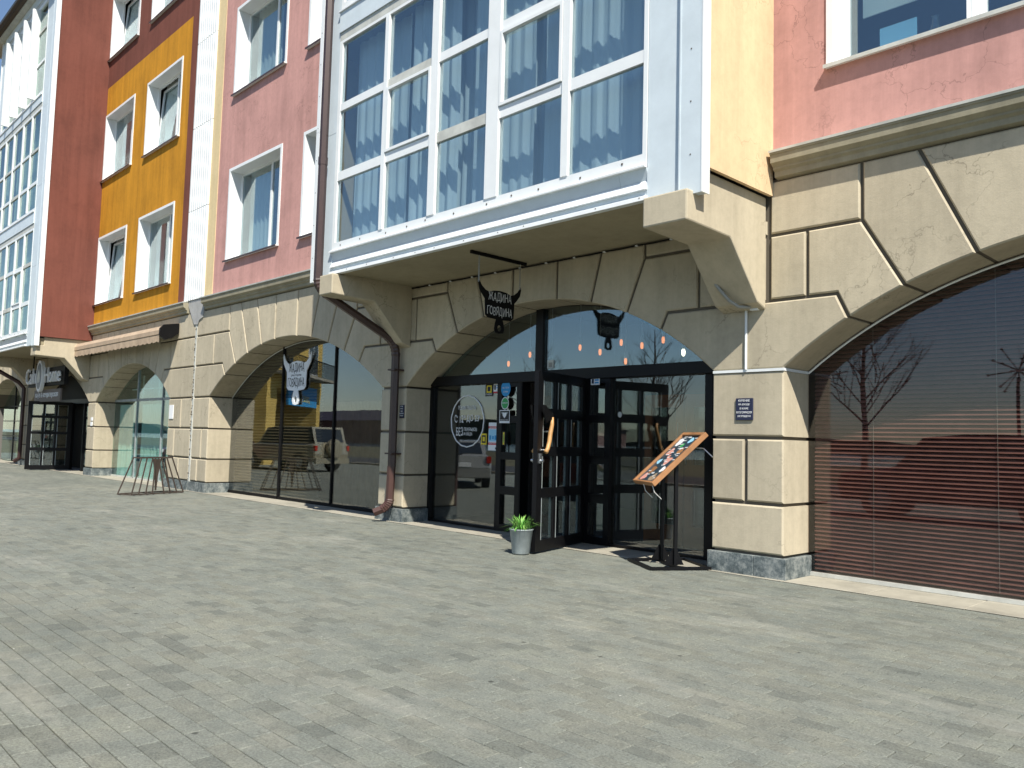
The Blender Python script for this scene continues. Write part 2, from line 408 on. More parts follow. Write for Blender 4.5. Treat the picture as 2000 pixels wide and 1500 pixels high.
# dusty concrete apron along the glass line
ap = tag(obj("apron_strip", MB().box(-60, 25, 9.256, 10.12, -.03, -.004), M['sand']), kind='structure')
x = -48.0
while x < 3:
    L_ = 1.0+random.uniform(-.04,.04); z_ = .010+random.uniform(-.003,.003)
    bevel(obj("apron_slab", MB().box(x+.004, x+L_-.004, 9.262+random.uniform(0,.006), 10.11, -.003, z_), M['conc'], ap), .006); x += L_
tag(obj("road", MB().add([(-400,-17,-.02),(400,-17,-.02),(400,-7.3,-.02),(-400,-7.3,-.02)], [(0,1,2,3)]), M['asphalt']), kind='structure')
tag(obj("kerb", MB().box(-400, 400, -7.3, -7.0, -.02, .10), M['conc']), kind='structure')
tag(obj("river", MB().add([(-900,-260,-.015),(900,-260,-.015),(900,-60,-.015),(-900,-60,-.015)], [(0,1,2,3)]), M['water']), kind='structure')
hp = [(-900, -1)]+[(x, 7+5*math.sin(x*.011)+3*math.sin(x*.037+1)+random.uniform(0,2)) for x in range(-900, 901, 15)]+[(900, -1)]
tag(obj("wooded_hills", MB().ext(hp, 'y', -290, -280), M['hill']), kind='structure')

# ---------------------------------------------------------------- buildings
bldA = thing("apartment_building", "pink apartment block over beige stone arches with a yellow sided bay over the restaurant", "building", (-13, 9.35, 0))
bldB = thing("apartment_building", "orange and brick red apartment block at the left, with the café arches below", "building", (-32, 9.35, 0))

class Arch:
    def __init__(s, x0, x1, apex, J, tA, xv, tB):
        s.x0, s.x1, s.c, s.a = x0, x1, (x0+x1)/2, (x1-x0)/2; s.r = apex-ZS
        s.Rad = (s.a**2+s.r**2)/(2*s.r); s.J, s.tA, s.xv, s.tB = J, tA, xv, tB
    def z(s, dx): return ZS + math.sqrt(max(0, s.Rad**2-dx**2)) - (s.Rad-s.r)
    def intr(s, d0, d1, n=None):
        n = n or max(2, int(abs(d1-d0)/.16)); return [(s.c+d0+(d1-d0)*i/n, s.z(d0+(d1-d0)*i/n)) for i in range(n+1)]
# J: full-height joints as (u at intrados, u at top); then stepped joints A and B
A0 = Arch(-4.88, 2.52, 3.89, [(.14,.15),(.41,.57)], (.61,.74), .92, (.78,.82))
A1 = Arch(-12.60, -5.88, 3.86, [(.15,.15),(.36,.42)], (.565,.66), .93, (.745,.78))
A2 = Arch(-21.36, -13.40, 3.88, [(.13,.13),(.29,.38),(.47,.60)], (.635,.75), .97, (.78,.83))
A3 = Arch(-30.62, -24.10, 3.74, [(.12,.12),(.28,.36),(.46,.55)], (.62,.72), .97, (.78,.83))
A4 = Arch(-39.20, -31.40, 3.80, [(.15,.15),(.36,.42)], (.565,.66), .93, (.745,.78))
A5 = Arch(-46.5, -40.3, 3.80, [(.15,.15),(.36,.42)], (.565,.66), .93, (.745,.78))
GP = .021
H1, H2 = 3.44, 4.27
def stone(poly, parent, name="stone_block", y0=YF, y1=YG+.02, ch=.017):
    poly = ccw(poly); 
    return obj(name, MB().prism(offset(poly, -GP), y0, y1, ch), M['beige'], parent)
def arch_stones(A, top, par):
    a = A.a
    J = A.J
    stone(A.intr(-J[0][0]*a, J[0][0]*a)+[(A.c+J[0][1]*a, top), (A.c-J[0][1]*a, top)], par, "voussoir")
    for sgn in (-1, 1):
        for k in range(len(J)-1):
            u0, t0 = J[k]; u1, t1 = J[k+1]
            stone(A.intr(sgn*u0*a, sgn*u1*a)+[(A.c+sgn*t1*a, top), (A.c+sgn*t0*a, top)], par, "voussoir")
        u0, t0 = J[-1]; uA, tA = A.tA; uB, tB = A.tB
        stone(A.intr(sgn*u0*a, sgn*uA*a)+[(A.c+sgn*tA*a, H2), (A.c+sgn*tA*a, top), (A.c+sgn*t0*a, top)], par, "voussoir")
        stone(A.intr(sgn*uA*a, sgn*uB*a)+[(A.c+sgn*tB*a, H1), (A.c+sgn*A.xv*a, H1), (A.c+sgn*A.xv*a, H2), (A.c+sgn*tA*a, H2)], par, "voussoir")
def pier_zone(AL, AR, top, par, split=None):
    """stones over a pier, between the arch on its left AL and on its right AR"""
    if AL: lB = AL.c+AL.tB[1]*AL.a; lA = AL.c+AL.tA[1]*AL.a; lv = AL.c+AL.xv*AL.a
    if AR: rB = AR.c-AR.tB[1]*AR.a; rA = AR.c-AR.tA[1]*AR.a; rv = AR.c-AR.xv*AR.a
    L = AL.intr(AL.tB[0]*AL.a, AL.a) if AL else [(split, ZS)]
    Rr = AR.intr(-AR.a, -AR.tB[0]*AR.a) if AR else [(split, ZS)]
    if not AL: lB = lA = lv = split
    if not AR: rB = rA = rv = split
    stone(L+Rr+([(rB, H1)])+([(lB, H1)]), par, "springer_stone")
    if rv-lv > .1: stone([(lv, H1), (rv, H1), (rv, H2), (lv, H2)], par)
    if top-H2 > .15: stone([(lA, H2), (rA, H2), (rA, top), (lA, top)], par)
def pier(x0, x1, par, splits=(None,None,None), plinth=True):
    zs = [ZS, 1.72, .90, .27]
    for k in range(3):
        sp = splits[k]; xs = [x0-GP, x1+GP] if sp is None else [x0-GP, sp, x1+GP]
        for i in range(len(xs)-1):
            stone([(xs[i], zs[k+1]), (xs[i+1], zs[k+1]), (xs[i+1], zs[k]), (xs[i], zs[k])], par, "stone_block", ch=.02)
    B("pier_core", x0+.035, x1-.035, YF+.035, YG+.03, 0, ZS, M['joint'], par)
    xm = x0+(x1-x0)*.62
    bevel(B("plinth_slab", x0-.025, xm-.003, YF-.035, YF+.03, 0, .258, M['slate'], par), .004)
    bevel(B("plinth_slab", xm+.003, x1+.02, YF-.034, YF+.03, 0, .259, M['slate'], par), .004)
    bevel(B("plinth_slab", x1-.03, x1+.045, YF-.032+.001, YG+.01, 0, .257, M['slate'], par), .004)
    bevel(B("plinth_slab", x0-.04, x0+.03, YF-.03, YG+.01, 0, .256, M['slate'], par), .004)
def core(A, xl, xr, top, par):
    e = .03; n = 40
    prof = [(A.c-A.a-e, ZS-.05)]+[(A.c+(A.a+e)*(-1+2*i/n), A.z(min(A.a, abs(A.a*(-1+2*i/n))))+e) for i in range(n+1)]+[(A.c+A.a+e, ZS-.05)]
    m_ = MB()
    for i in range(len(prof)-1):
        (xa, za), (xb, zb) = prof[i], prof[i+1]
        if xb-xa > 1e-5: m_.add([(xa,YF+.035,za),(xb,YF+.035,zb),(xb,YF+.035,top),(xa,YF+.035,top)], [(0,1,2,3)])
        m_.add([(xa,YF+.035,za),(xb,YF+.035,zb),(xb,YG+.12,zb),(xa,YG+.12,za)], [(0,1,2,3)])
        if xb-xa > 1e-5: m_.add([(xa,YG+.12,za),(xb,YG+.12,zb),(xb,YG+.12,top),(xa,YG+.12,top)], [(0,1,2,3)])
    if xl < A.c-A.a-e: m_.box(xl, A.c-A.a-e, YF+.035, YG+.12, ZS, top)
    if xr > A.c+A.a+e: m_.box(A.c+A.a+e, xr, YF+.035, YG+.12, ZS, top)
    obj("arch_backing", m_, M['joint'], par)
TA1 = 4.485
for A, tp, par in ((A0, ZT, bldA), (A1, TA1, bldA), (A2, ZT, bldA), (A3, ZT, bldB), (A4, TA1, bldB), (A5, ZT, bldB)):
    arch_stones(A, tp, par)
core(A0, -5.39, 3.0, ZT+.02, bldA); core(A1, -13.0, -5.39, ZT+.02, bldA); core(A2, -22.42, -13.0, ZT+.02, bldA)
core(A3, -31.0, -22.44, ZT+.02, bldB); core(A4, -39.7, -31.0, ZT+.02, bldB); core(A5, -47, -39.7, ZT+.02, bldB)
pier(-5.88, -4.88, bldA, (None, -5.40, None)); pier(-13.40, -12.60, bldA, (None, None, None)); pier(-22.36, -21.36, bldA, (None, -21.75, -21.95))
pier(-31.40, -30.62, bldB, (None, None, None)); pier(-24.10, -22.50, bldB, (-23.2, -23.6, -23.2)); pier(-40.3, -39.2, bldB)
pier_zone(A1, A0, 4.0+.98, bldA) if False else None
# pier zones (tops differ under the bay, so the top block right of the bay is its own stone)
stone(A1.intr(A1.tB[0]*A1.a, A1.a)+A0.intr(-A0.a, -A0.tB[0]*A0.a)+[(A0.c-A0.tB[1]*A0.a, H1), (A1.c+A1.tB[1]*A1.a, H1)], bldA, "springer_stone")
def rect(x0, x1, z0, z1): return [(x0,z0),(x1,z0),(x1,z1),(x0,z1)]
stone(rect(A1.c+A1.xv*A1.a, -5.12, H1, H2), bldA); stone(rect(-5.08, A0.c-A0.xv*A0.a, H1, H2), bldA)
stone(rect(-5.08, A0.c-A0.tA[1]*A0.a, H2, ZT), bldA); stone(rect(A1.c+A1.tA[1]*A1.a, -5.1, H2, TA1), bldA)
stone(A2.intr(A2.tB[0]*A2.a, A2.a)+A1.intr(-A1.a, -A1.tB[0]*A1.a)+[(A1.c-A1.tB[1]*A1.a, H1), (A2.c+A2.tB[1]*A2.a, H1)], bldA, "springer_stone")
stone(rect(A2.c+A2.xv*A2.a, -13.0, H1, H2), bldA); stone(rect(-13.0, A1.c-A1.xv*A1.a, H1, H2), bldA)
stone(rect(A2.c+A2.tA[1]*A2.a, -13.45, H2, ZT), bldA); stone(rect(-13.0, A1.c-A1.tA[1]*A1.a, H2, TA1), bldA)
def half_zone(A, sgn, xo, par, tp=ZT):
    a = A.a*sgn; xB, xA, xv = A.c+a*A.tB[1], A.c+a*A.tA[1], A.c+a*A.xv
    arc = A.intr(A.tB[0]*a, a); stone(arc+[(xo, ZS), (xo, H1), (xB, H1)], par, "springer_stone")
    stone(rect(min(xv, xo), max(xv, xo), H1, H2), par)
    stone(rect(min(xA, xo), max(xA, xo), H2, tp), par)
half_zone(A2, -1, -22.40, bldA); half_zone(A3, 1, -22.46, bldB); half_zone(A4, -1, -39.7, bldB, TA1); half_zone(A5, 1, -39.74, bldB)
stone(A4.intr(A4.tB[0]*A4.a, A4.a)+A3.intr(-A3.a, -A3.tB[0]*A3.a)+[(A3.c-A3.tB[1]*A3.a, H1), (A4.c+A4.tB[1]*A4.a, H1)], bldB, "springer_stone")
stone(rect(A4.c+A4.xv*A4.a, -31.2, H1, H2), bldB); stone(rect(-31.2, A3.c-A3.xv*A3.a, H1, H2), bldB); stone(rect(-31.4, A3.c-A3.tA[1]*A3.a, H2, ZT), bldB)

# cornice
def cornice(x0, x1, par):
    prof = [(YF+.05, 4.965),(YF-.055, 4.985),(YF-.06, 5.05),(YF-.10, 5.075),(YF-.10, 5.10),(YF-.165, 5.14),(YF-.175, 5.235),(YF-.19, 5.24),(YF-.19, 5.265),(YF+.05, 5.31)]
    obj("cornice", MB().ext(prof, 'x', x0, x1), M['cornice'], par)
    obj("cornice_flashing", MB().ext([(YF-.20, 5.262),(YF-.203, 5.292),(YF+.02, 5.345),(YF+.02, 5.312)], 'x', x0-.01, x1+.01), M['dirtw'], par)
cornice(-4.98, 3.0, bldA); cornice(-21.85, -13.45, bldA); cornice(-31.36, -23.0, bldB); cornice(-47, -41.2, bldB)

# ---------------------------------------------------------------- upper walls with window holes
def wall_holes(name, x0, x1, z0, z1, holes, mat, par, y=YF, th=.30):
    xs = sorted(set([x0, x1]+[h[0] for h in holes]+[h[1] for h in holes])); zs = sorted(set([z0, z1]+[h[2] for h in holes]+[h[3] for h in holes]))
    xs = [v for v in xs if x0 <= v <= x1]; zs = [v for v in zs if z0 <= v <= z1]
    m_ = MB()
    for i in range(len(xs)-1):
        for j in range(len(zs)-1):
            cx, cz = (xs[i]+xs[i+1])/2, (zs[j]+zs[j+1])/2
            if any(h[0] < cx < h[1] and h[2] < cz < h[3] for h in holes): continue
            m_.add([(xs[i],y,zs[j]),(xs[i+1],y,zs[j]),(xs[i+1],y,zs[j+1]),(xs[i],y,zs[j+1])], [(0,1,2,3)])
            m_.add([(xs[i],y+th,zs[j]),(xs[i+1],y+th,zs[j]),(xs[i+1],y+th,zs[j+1]),(xs[i],y+th,zs[j+1])], [(3,2,1,0)])
    for h in holes:
        m_.add([(h[0],y,h[2]),(h[0],y+th,h[2]),(h[0],y+th,h[3]),(h[0],y,h[3])], [(0,1,2,3)]); m_.add([(h[1],y,h[2]),(h[1],y+th,h[2]),(h[1],y+th,h[3]),(h[1],y,h[3])], [(3,2,1,0)])
        m_.add([(h[0],y,h[2]),(h[1],y,h[2]),(h[1],y+th,h[2]),(h[0],y+th,h[2])], [(0,1,2,3)]); m_.add([(h[0],y,h[3]),(h[1],y,h[3]),(h[1],y+th,h[3]),(h[0],y+th,h[3])], [(3,2,1,0)])
    for (a, b) in ((x0, y), (x1, y)):
        m_.add([(a,y,z0),(a,y+th,z0),(a,y+th,z1),(a,y,z1)], [(0,1,2,3)])
    me = bpy.data.meshes.new(name); me.from_pydata(m_.v, [], m_.f); me.materials.append(mat)
    return obj(name, me, None, par)
TOPZ = 18.6
hp_ = [(-20.75,-17.97,6.17,8.62),(-16.85,-14.05,6.17,8.62),(-20.75,-17.97,10.70,13.1),(-16.85,-14.05,10.70,13.1)]
wall_holes("pink_wall", -21.5, -5.05, 5.30, TOPZ, hp_+[(-13.3,-5.05,5.30,TOPZ)], M['pink'], bldA)
hr_ = [(-4.28, -.35, 6.23, 8.66), (-4.28,-.35,10.70,13.1)]
wall_holes("pink_wall", -5.05, 3.0, 5.30, TOPZ, hr_, M['pinkr'], bldA)
B("cream_strip", -22.0, -21.5, YF-.015, YF+.2, 5.34, TOPZ, M['cream'], bldA)
ho_ = [(-31.32,-28.56,6.05,8.46),(-27.36,-24.53,6.05,8.48),(-31.32,-28.50,10.58,12.97),(-27.27,-24.48,10.54,12.97),(-31.32,-28.50,15.1,17.45),(-27.30,-24.48,15.1,17.45)]
wall_holes("orange_wall", -31.38, -23.85, 5.30, 14.06, [h for h in ho_ if h[2] < 14], M['orange'], bldB)
wall_holes("red_wall", -31.38, -23.3, 14.06, TOPZ, [h for h in ho_ if h[2] > 14], M['red'], bldB)
B("red_wall_strip", -23.85, -23.3, YF-.001, YF+.3, 5.30, 14.06, M['red'], bldB)
B("red_wall", -50, -40.4, YF, YF+.3, 5.30, TOPZ, M['red'], bldB)
# corrugated expansion joint cover in stacked sheets
for i, (za, zb) in enumerate([(5.33, 7.93), (7.95, 10.38), (10.40, 12.93), (12.95, 15.5), (15.52, TOPZ)]):
    pts = []; n = 9; x0, x1 = -23.27+i*.004, -22.0
    for k in range(n):
        xa = x0+(x1-x0)*k/n; wd = (x1-x0)/n
        pts += [(xa, YF-.06), (xa+wd*.62, YF-.06), (xa+wd*.68, YF-.035), (xa+wd*.94, YF-.035)]
    pts += [(x1, YF-.06), (x1, YF+.05), (x0, YF+.05)]
    obj("corrugated_sheet", MB().ext(pts, 'z', za, zb), M['whitem'], bldA)
obj("joint_cover_plate", MB().prism(ccw([(-23.1,5.31),(-22.55,4.62),(-22.3,4.60),(-22.22,4.72),(-22.0,4.78),(-21.86,5.31)]), YF-.03, YF+.02), flat('stained_grey_sheet', (.40,.40,.39), .7, var=.25), bldA)
obj("expansion_joint_filler", MB().box(-22.46, -22.36, YF-.012, YF+.05, .2, 4.7), M['dirtw'], bldA)
fm = MB()
for k in range(60):
    z = random.uniform(.3, 4.6); r_ = random.uniform(.008, .025); fm.lathe([(r_*.3,-r_),(r_,0),(r_*.4,r_)], (-22.42+random.uniform(-.035,.03), YF-.02, z), 5)
o = obj("sealant_crumbs", fm, M['joint'], bldA); o['kind'] = 'stuff'

# shell and rooms behind the facades
def shell(x0, x1, par):
    B("floor_slab", x0, x1, YG+.1, 16.2, -.10, .03, M['roomw'], par)
    for z in (4.55, 9.25, 13.75): B("floor_slab", x0, x1, YF+.31 if z > 5 else YG+.13, 16, z, z+.25, M['roomw'], par)
    B("roof_slab", x0, x1, YF+.0, 16.2, TOPZ, TOPZ+.3, M['roomw'], par)
    B("rear_wall", x0, x1, 16, 16.2, .03, TOPZ, M['roomw'], par)
    B("party_wall", x0, x0+.2, YF+.31, 16, .03, TOPZ, M['roomw'], par); B("party_wall", x1-.2, x1, YF+.31, 16, .03, TOPZ, M['roomw'], par)
shell(-22.40, 3.0, bldA); shell(-50, -22.44, bldB)
for xw in (-13.0, -5.4): B("partition_wall", xw-.1, xw+.1, YG+.13, 16, .03, 4.55, M['roomw'], bldA)
for xw in (-31.0, -39.8): B("partition_wall", xw-.1, xw+.1, YG+.13, 16, .03, 4.55, M['roomw'], bldB)

def wavy(x0, x1, y, z0, z1, amp, per, mat, par, ph=0, name="curtain", split=None, hem=.0):
    n = max(8, int((x1-x0)/.03)); vs = []; fs = []
    for i in range(n+1):
        x = x0+(x1-x0)*i/n; yy = y+amp*math.sin(x*2*math.pi/per+ph+1.3*math.sin(x*1.9+ph))+amp*.4*math.sin(x*2*math.pi/(per*.37))
        vs += [(x, yy, z0), (x+.02*math.sin(x*3), yy+amp*.3, (z0+z1)/2), (x, yy, z1)]
    for i in range(n):
        for k in (0, 1): fs.append((i*3+k, i*3+3+k, i*3+4+k, i*3+1+k))
    me = MB().add(vs, fs).mesh(name, mat, True); return obj(name, me, None, par)

def window(x0, x1, z0, z1, par, depth=.37, split=.58, tilt=None, sill='dark', cl=None, drape=0.5):
    e = .0015; yb = YF+depth
    f = MB(); fr = .065; xm = x0+(x1-x0)*split
    f.box(x0+.03, x0+.03+fr, yb-.06, yb, z0+.03, z1-.03); f.box(x1-.03-fr, x1-.03, yb-.06, yb, z0+.03, z1-.03)
    f.box(x0+.03+fr, x1-.03-fr, yb-.06, yb, z0+.03, z0+.03+fr); f.box(x0+.03+fr, x1-.03-fr, yb-.06, yb, z1-.03-fr, z1-.03)
    f.box(xm-.045, xm+.045, yb-.061, yb, z0+.03+fr, z1-.03-fr)
    wn = obj("window", f, M['white'], par)
    s_ = MB(); t = .03
    s_.box(x0-.05, x0+t, YF-.022, YF-.001, z0, z1+.05); s_.box(x1-t, x1+.05, YF-.022, YF-.001, z0, z1+.05); s_.box(x0+t, x1-t, YF-.022, YF-.001, z1-t, z1+.05)
    s_.box(x0+e, x0+t, YF-.001, yb-.001, z0, z1-e); s_.box(x1-t, x1-e, YF-.001, yb-.001, z0, z1-e); s_.box(x0+t, x1-t, YF-.001, yb-.001, z1-t, z1-e)
    obj("reveal_casing", s_, M['white'], wn)
    obj("sill", MB().ext([(YF-.085, z0-.035),(YF-.085, z0-.005),(yb-.07, z0+.032),(yb-.07, z0-.0)], 'x', x0-.06, x1+.06), M['white'] if sill == 'white' else M['whitem'], wn)
    obj("sill_lip", MB().box(x0-.06, x1+.06, YF-.09, YF-.086, z0-.05, z0-.003), M['dirtw'] if sill == 'white' else M['brownp'], wn)
    B("pane", x0+.03+fr, xm-.045, yb-.035, yb-.028, z0+.03+fr, z1-.03-fr, M['glass_b'], wn) if not tilt else None
    B("pane", xm+.045, x1-.03-fr, yb-.035, yb-.028, z0+.03+fr, z1-.03-fr, M['glass_b'], wn)
    if tilt:
        a0, a1, c0, c1 = x0+.03+fr, xm-.045, z0+.03+fr, z1-.03-fr; sm = MB(); w_ = .07; H_ = c1-c0
        for (p, q, u, v) in ((a0, a0+w_, 0, H_), (a1-w_, a1, 0, H_), (a0+w_, a1-w_, 0, w_), (a0+w_, a1-w_, H_-w_, H_)): sm.box(p, q, -.03, .03, u, v)
        for k in range(len(sm.v)):
            x, y, z = sm.v[k]; sm.v[k] = (x, yb-.03+y+z*math.sin(R(tilt)), c0+z*math.cos(R(tilt)))
        obj("tilted_sash", sm, M['white'], wn)
        g = MB().box(a0+w_, a1-w_, -.004, .004, w_, H_-w_)
        for k in range(8):
            x, y, z = g.v[k]; g.v[k] = (x, yb-.03+y+z*math.sin(R(tilt)), c0+z*math.cos(R(tilt)))
        obj("pane", g, M['glass_b'], wn)
    if drape:
        wavy(x0+.1, x0+.1+(x1-x0)*drape, yb+.18, z0-.1, z1+.1, .03, .22, cl or M['curtainw'], wn, x0)
    return wn
window(-20.75,-17.97,6.17,8.62, bldA, split=.62, drape=.42); window(-16.85,-14.05,6.17,8.62, bldA)
window(-20.75,-17.97,10.70,13.1, bldA, split=.60, drape=.5); window(-16.85,-14.05,10.70,13.1, bldA)
for i, h in enumerate(ho_): window(*h, bldB, split=.62, tilt=(4 if i in (0, 3, 4) else None), drape=.9 if i in (0, 1, 2, 3) else .45)
rw = window(-4.28,-.35,6.23,8.66, bldA, split=.37, sill='white', drape=0); window(-4.28,-.35,10.70,13.1, bldA, split=.37, drape=.3)
B("mullion", -2.86+.04, -2.86+.19, YF+.305, YF+.37, 6.33, 8.56, M['white'], rw)
B("roller_blind", -4.1, -2.9, YF+.50, YF+.52, 6.95, 8.7, M['curtainw'], rw)
B("paper_sheet", -3.88, -3.45, YF+.46, YF+.465, 6.2, 6.72, M['print_lb'], rw)
# carafe on the window board
cf = tag(obj("glass_carafe", MB().lathe([(.06,0),(.085,.02),(.09,.16),(.05,.26),(.035,.34),(.05,.36)], (-3.25, YF+.47, 6.29), 14), M['glass_t'], smooth=True), "clear glass carafe standing inside the right hand pink wall window", "carafe")
B("window_board", -4.2, -.4, YF+.371, YF+.6, 6.24, 6.288, M['white'], rw)

# ---------------------------------------------------------------- bays
def bay(xl, xr, par, cols, wall_mat, floors, cur, post=.0, yb=7.75, cm=None):
    # side walls
    B("bay_side_wall", xr-.05, xr+.0, yb+.06, YF-.001, 4.77, TOPZ, wall_mat, par)
    B("bay_side_wall", xl, xl+.05, yb+.06, YF-.001, 4.77, TOPZ, wall_mat, par)
    # soffit slab, corbels
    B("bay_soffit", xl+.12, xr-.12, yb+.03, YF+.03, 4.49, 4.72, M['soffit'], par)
    B("bay_soffit_edge", xl+.02, xr-.09, YF-.6, YF-.001, 4.50, 4.77, M['beige_b'], par) if False else None
    prof = [(YF-.001, 4.77),(7.60, 4.77),(7.60, 4.12),(8.50, 4.09),(9.14, 3.40),(YF-.001, 3.33)]
    prof2 = [(YF-.001, 4.768),(7.83, 4.768),(7.83, 4.48),(7.58, 4.48),(7.58, 4.12),(8.50, 4.09),(9.14, 3.40),(YF-.001, 3.33)]
    for a, b in ((xr-.70, xr-.09), (xl+.55, xl+.98)):
        bevel(obj("corbel", MB().ext(prof2, 'x', a, b), M['beige_b'], par), .02, 2)
    gx0, gx1 = cols[0][0], cols[-1][1]
    # corner cladding
    zc = [4.48, 7.30, 10.2, 13.1, 16.0, TOPZ]
    for i in range(len(zc)-1):
        a, b = zc[i]+(.004 if i else 0), zc[i+1]-.004
        obj("corner_cladding", MB().box(gx1+.07, xr-.29, yb-.01, yb+.08, a, b).box(xr-.27, xr+.012, yb-.05, yb+.06, a-(0 if i else .04), b).box(xr-.29, xr-.27, yb-.055, yb+.06, a-(0 if i else .04), b), M['palem'], par)
        obj("corner_cladding", MB().box(xl+.10, gx0-.09, yb-.01, yb+.08, a+(0 if i else .02)-.15*(i > 0), b-.15), M['palem'], par)
        obj("corner_trim", MB().box(xl-.012, xl+.10, yb-.04, yb+.06, a-(0 if i else .04), b), M['white'], par)
        obj("corner_trim", MB().box(xr+.012, xr+.03, yb-.055, yb+.10, a-(0 if i else .04), b), M['white'], par)
    fx = MB(); z = 4.9
    while z < 9.6:
        for x, y in ((xr-.13, yb-.05), (xl+.045, yb-.04)): fx.lathe([(.010,-.004),(.006,0)], (x, y, z), 6, ax='y')
        z += .62
    x = gx0+.2; i = 0
    while x < gx1:
        fx.lathe([(.016,-.006),(.010,0)], (x, yb-.02, 5.01+.015*math.sin(i*2)), 6, ax='y'); fx.lathe([(.009,-.004),(.006,0)], (x+.3, yb-.062, 4.53), 6, ax='y')
        x += .62+.15*math.sin(i*1.7); i += 1
    o = obj("fixing_screws", fx, M['rust'], par); o['kind'] = 'stuff'
    # skirt: sloping panel and two drip strips, in sheets
    step = 3.3; x = gx0-.09
    xe = gx1+.07
    while x < xe-.01:
        x2 = min(x+step, xe)
        obj("skirt_panel", MB().ext([(yb-.03, 4.90),(yb+.015, 4.755),(yb+.06, 4.755),(yb+.06, 4.90)], 'x', x+.002, x2-.002), M['palem'], par)
        obj("drip_strip", MB().ext([(yb-.05, 4.635),(yb+.015, 4.753),(yb+.06, 4.753),(yb+.06, 4.635)], 'x', x+.002, x2-.002), M['whitem'], par)
        x = x2
    obj("drip_strip", MB().ext([(yb+.0, 4.575),(yb+.0, 4.634),(yb+.06, 4.634),(yb+.06, 4.575)], 'x', gx0-.09, xe), M['palem'], par)
    obj("drip_strip", MB().ext([(yb-.065, 4.495),(yb-.06, 4.545),(yb+.0, 4.574),(yb+.06, 4.574),(yb+.06, 4.495)], 'x', gx0-.09, xe), M['whitem'], par)
    for fi, (z0, z1, rows, sash, pdepth) in enumerate(floors):
        # z0/z1 outer frame, rows: list of (za, zb) glass rows
        f = MB(); yo = yb-pdepth
        f.box(gx0-.09, gx1+.06, yb-.02, yb+.07, z0, rows[0][0]); f.box(gx0-.09, gx1+.06, yb-.02, yb+.07, rows[-1][1], z1)
        f.box(gx0-.09, gx0, yb-.02, yb+.07, rows[0][0], rows[-1][1]); f.box(gx1, gx1+.06, yb-.02, yb+.07, rows[0][0], rows[-1][1])
        wn = obj("bay_window", f, M['white'], par)
        obj("sill", MB().ext([(yb-.075, z0-.03),(yb-.075, z0-.005),(yb-.018, z0+.03),(yb-.018, z0-.03)], 'x', gx0-.11, gx1+.07), M['whitem'], wn)
        for i in range(len(cols)-1):
            wd = (cols[i+1][0]-cols[i][1])
            obj("mullion", MB().box(cols[i][1], cols[i+1][0], yb-.035-pdepth, yb+.065, rows[0][0]-(.06 if pdepth else 0), rows[-1][1]), M['white'], wn)
        for i, (ca, cb) in enumerate(cols):
            for j, (ra, rb) in enumerate(rows):
                if j: obj("rail", MB().box(ca, cb, yb-.015, yb+.06, rows[j-1][1], ra), M['dirtw'] if (i+j) % 3 == 0 else M['white'], wn)
                a_, b_, c_, d_ = ca, cb, ra, rb
                if (i, j) in sash:
                    t = .06; s_ = MB()
                    s_.box(ca+.012, ca+t, yb-.045, yb+.03, ra+.012, rb-.012); s_.box(cb-t, cb-.012, yb-.045, yb+.03, ra+.012, rb-.012)
                    s_.box(ca+t, cb-t, yb-.045, yb+.03, ra+.012, ra+t); s_.box(ca+t, cb-t, yb-.045, yb+.03, rb-t, rb-.012)
                    obj("sash", s_, M['white'], wn); a_, b_, c_, d_ = ca+t, cb-t, ra+t, rb-t
                obj("pane", MB().box(a_, b_, yb+.018, yb+.026, c_, d_), M['glass_f'] if cm else M['glass_b'], wn)
        if cur:
            for k, (xa, xb, yy) in enumerate(cur): wavy(xa, xb, yb+yy, z0-.1, z1+.15, .022+.010*math.sin(k*2+fi), .24+.06*math.sin(k*3+fi), cm or M['curtain'], wn, k*2.1+fi)
        zt = floors[fi+1][0] if fi+1 < len(floors) else TOPZ
        obj("apron_panel", MB().box(gx0-.09, gx1+.07, yb-.045, yb+.06, z1+.16, zt-.031), M['palem'], par)
        obj("apron_trim", MB().box(gx0-.09, gx1+.07, yb-.02, yb+.06, z1+.002, z1+.155), M['dirtw'], par)
        B("bay_floor", xl+.06, xr-.06, yb+.08, YF-.001, z1+.05, zt-.05, M['roomw'], par)
colsA = [(-12.72,-11.34),(-11.24,-10.03),(-9.86,-8.69),(-8.43,-7.19),(-7.07,-5.86)]
rowsA = [(5.08,6.22),(6.38,7.52),(7.66,8.81)]
bay(-13.48, -5.03, bldA, colsA, M['yellow'], [(4.93,8.86,rowsA,{(1,1),(3,1)},0),(9.43,13.36,[(a+4.5,b+4.5) for a,b in rowsA],{(1,1),(3,1)},0)],
    [(-12.72,-11.05,.34),(-10.95,-9.72,.27),(-9.35,-8.05,.33),(-7.9,-6.12,.36),(-12.6,-6.3,.62)])
q_ = .974
colsB = [(a*q_, b*q_) for a, b in [(-39.85,-38.7),(-38.6,-37.4),(-37.28,-36.0),(-35.88,-34.72),(-34.62,-33.5)]]
zq = lambda z: 1.6+(z-1.6)*q_
rB = [(zq(a), zq(b)) for a, b in [(5.2,6.1),(6.25,7.55),(7.68,8.85)]]
bay(-39.5, -31.39, bldB, colsB, M['red'], [(zq(5.05),zq(8.93),rB,{(3,1)},0),(zq(9.55),zq(13.5),[(zq(a),zq(b)) for a,b in [(9.68,10.6),(10.72,11.9),(12.0,13.42)]],set(),0),(zq(13.98),zq(17.75),[(zq(a),zq(b)) for a,b in [(14.15,15.3),(15.4,16.6),(16.7,17.6)]],set(),.22)],
    [(-38.7,-37.5,.30),(-37.3,-34.9,.34),(-34.7,-32.8,.28)], yb=7.55, cm=M['curtainw'])
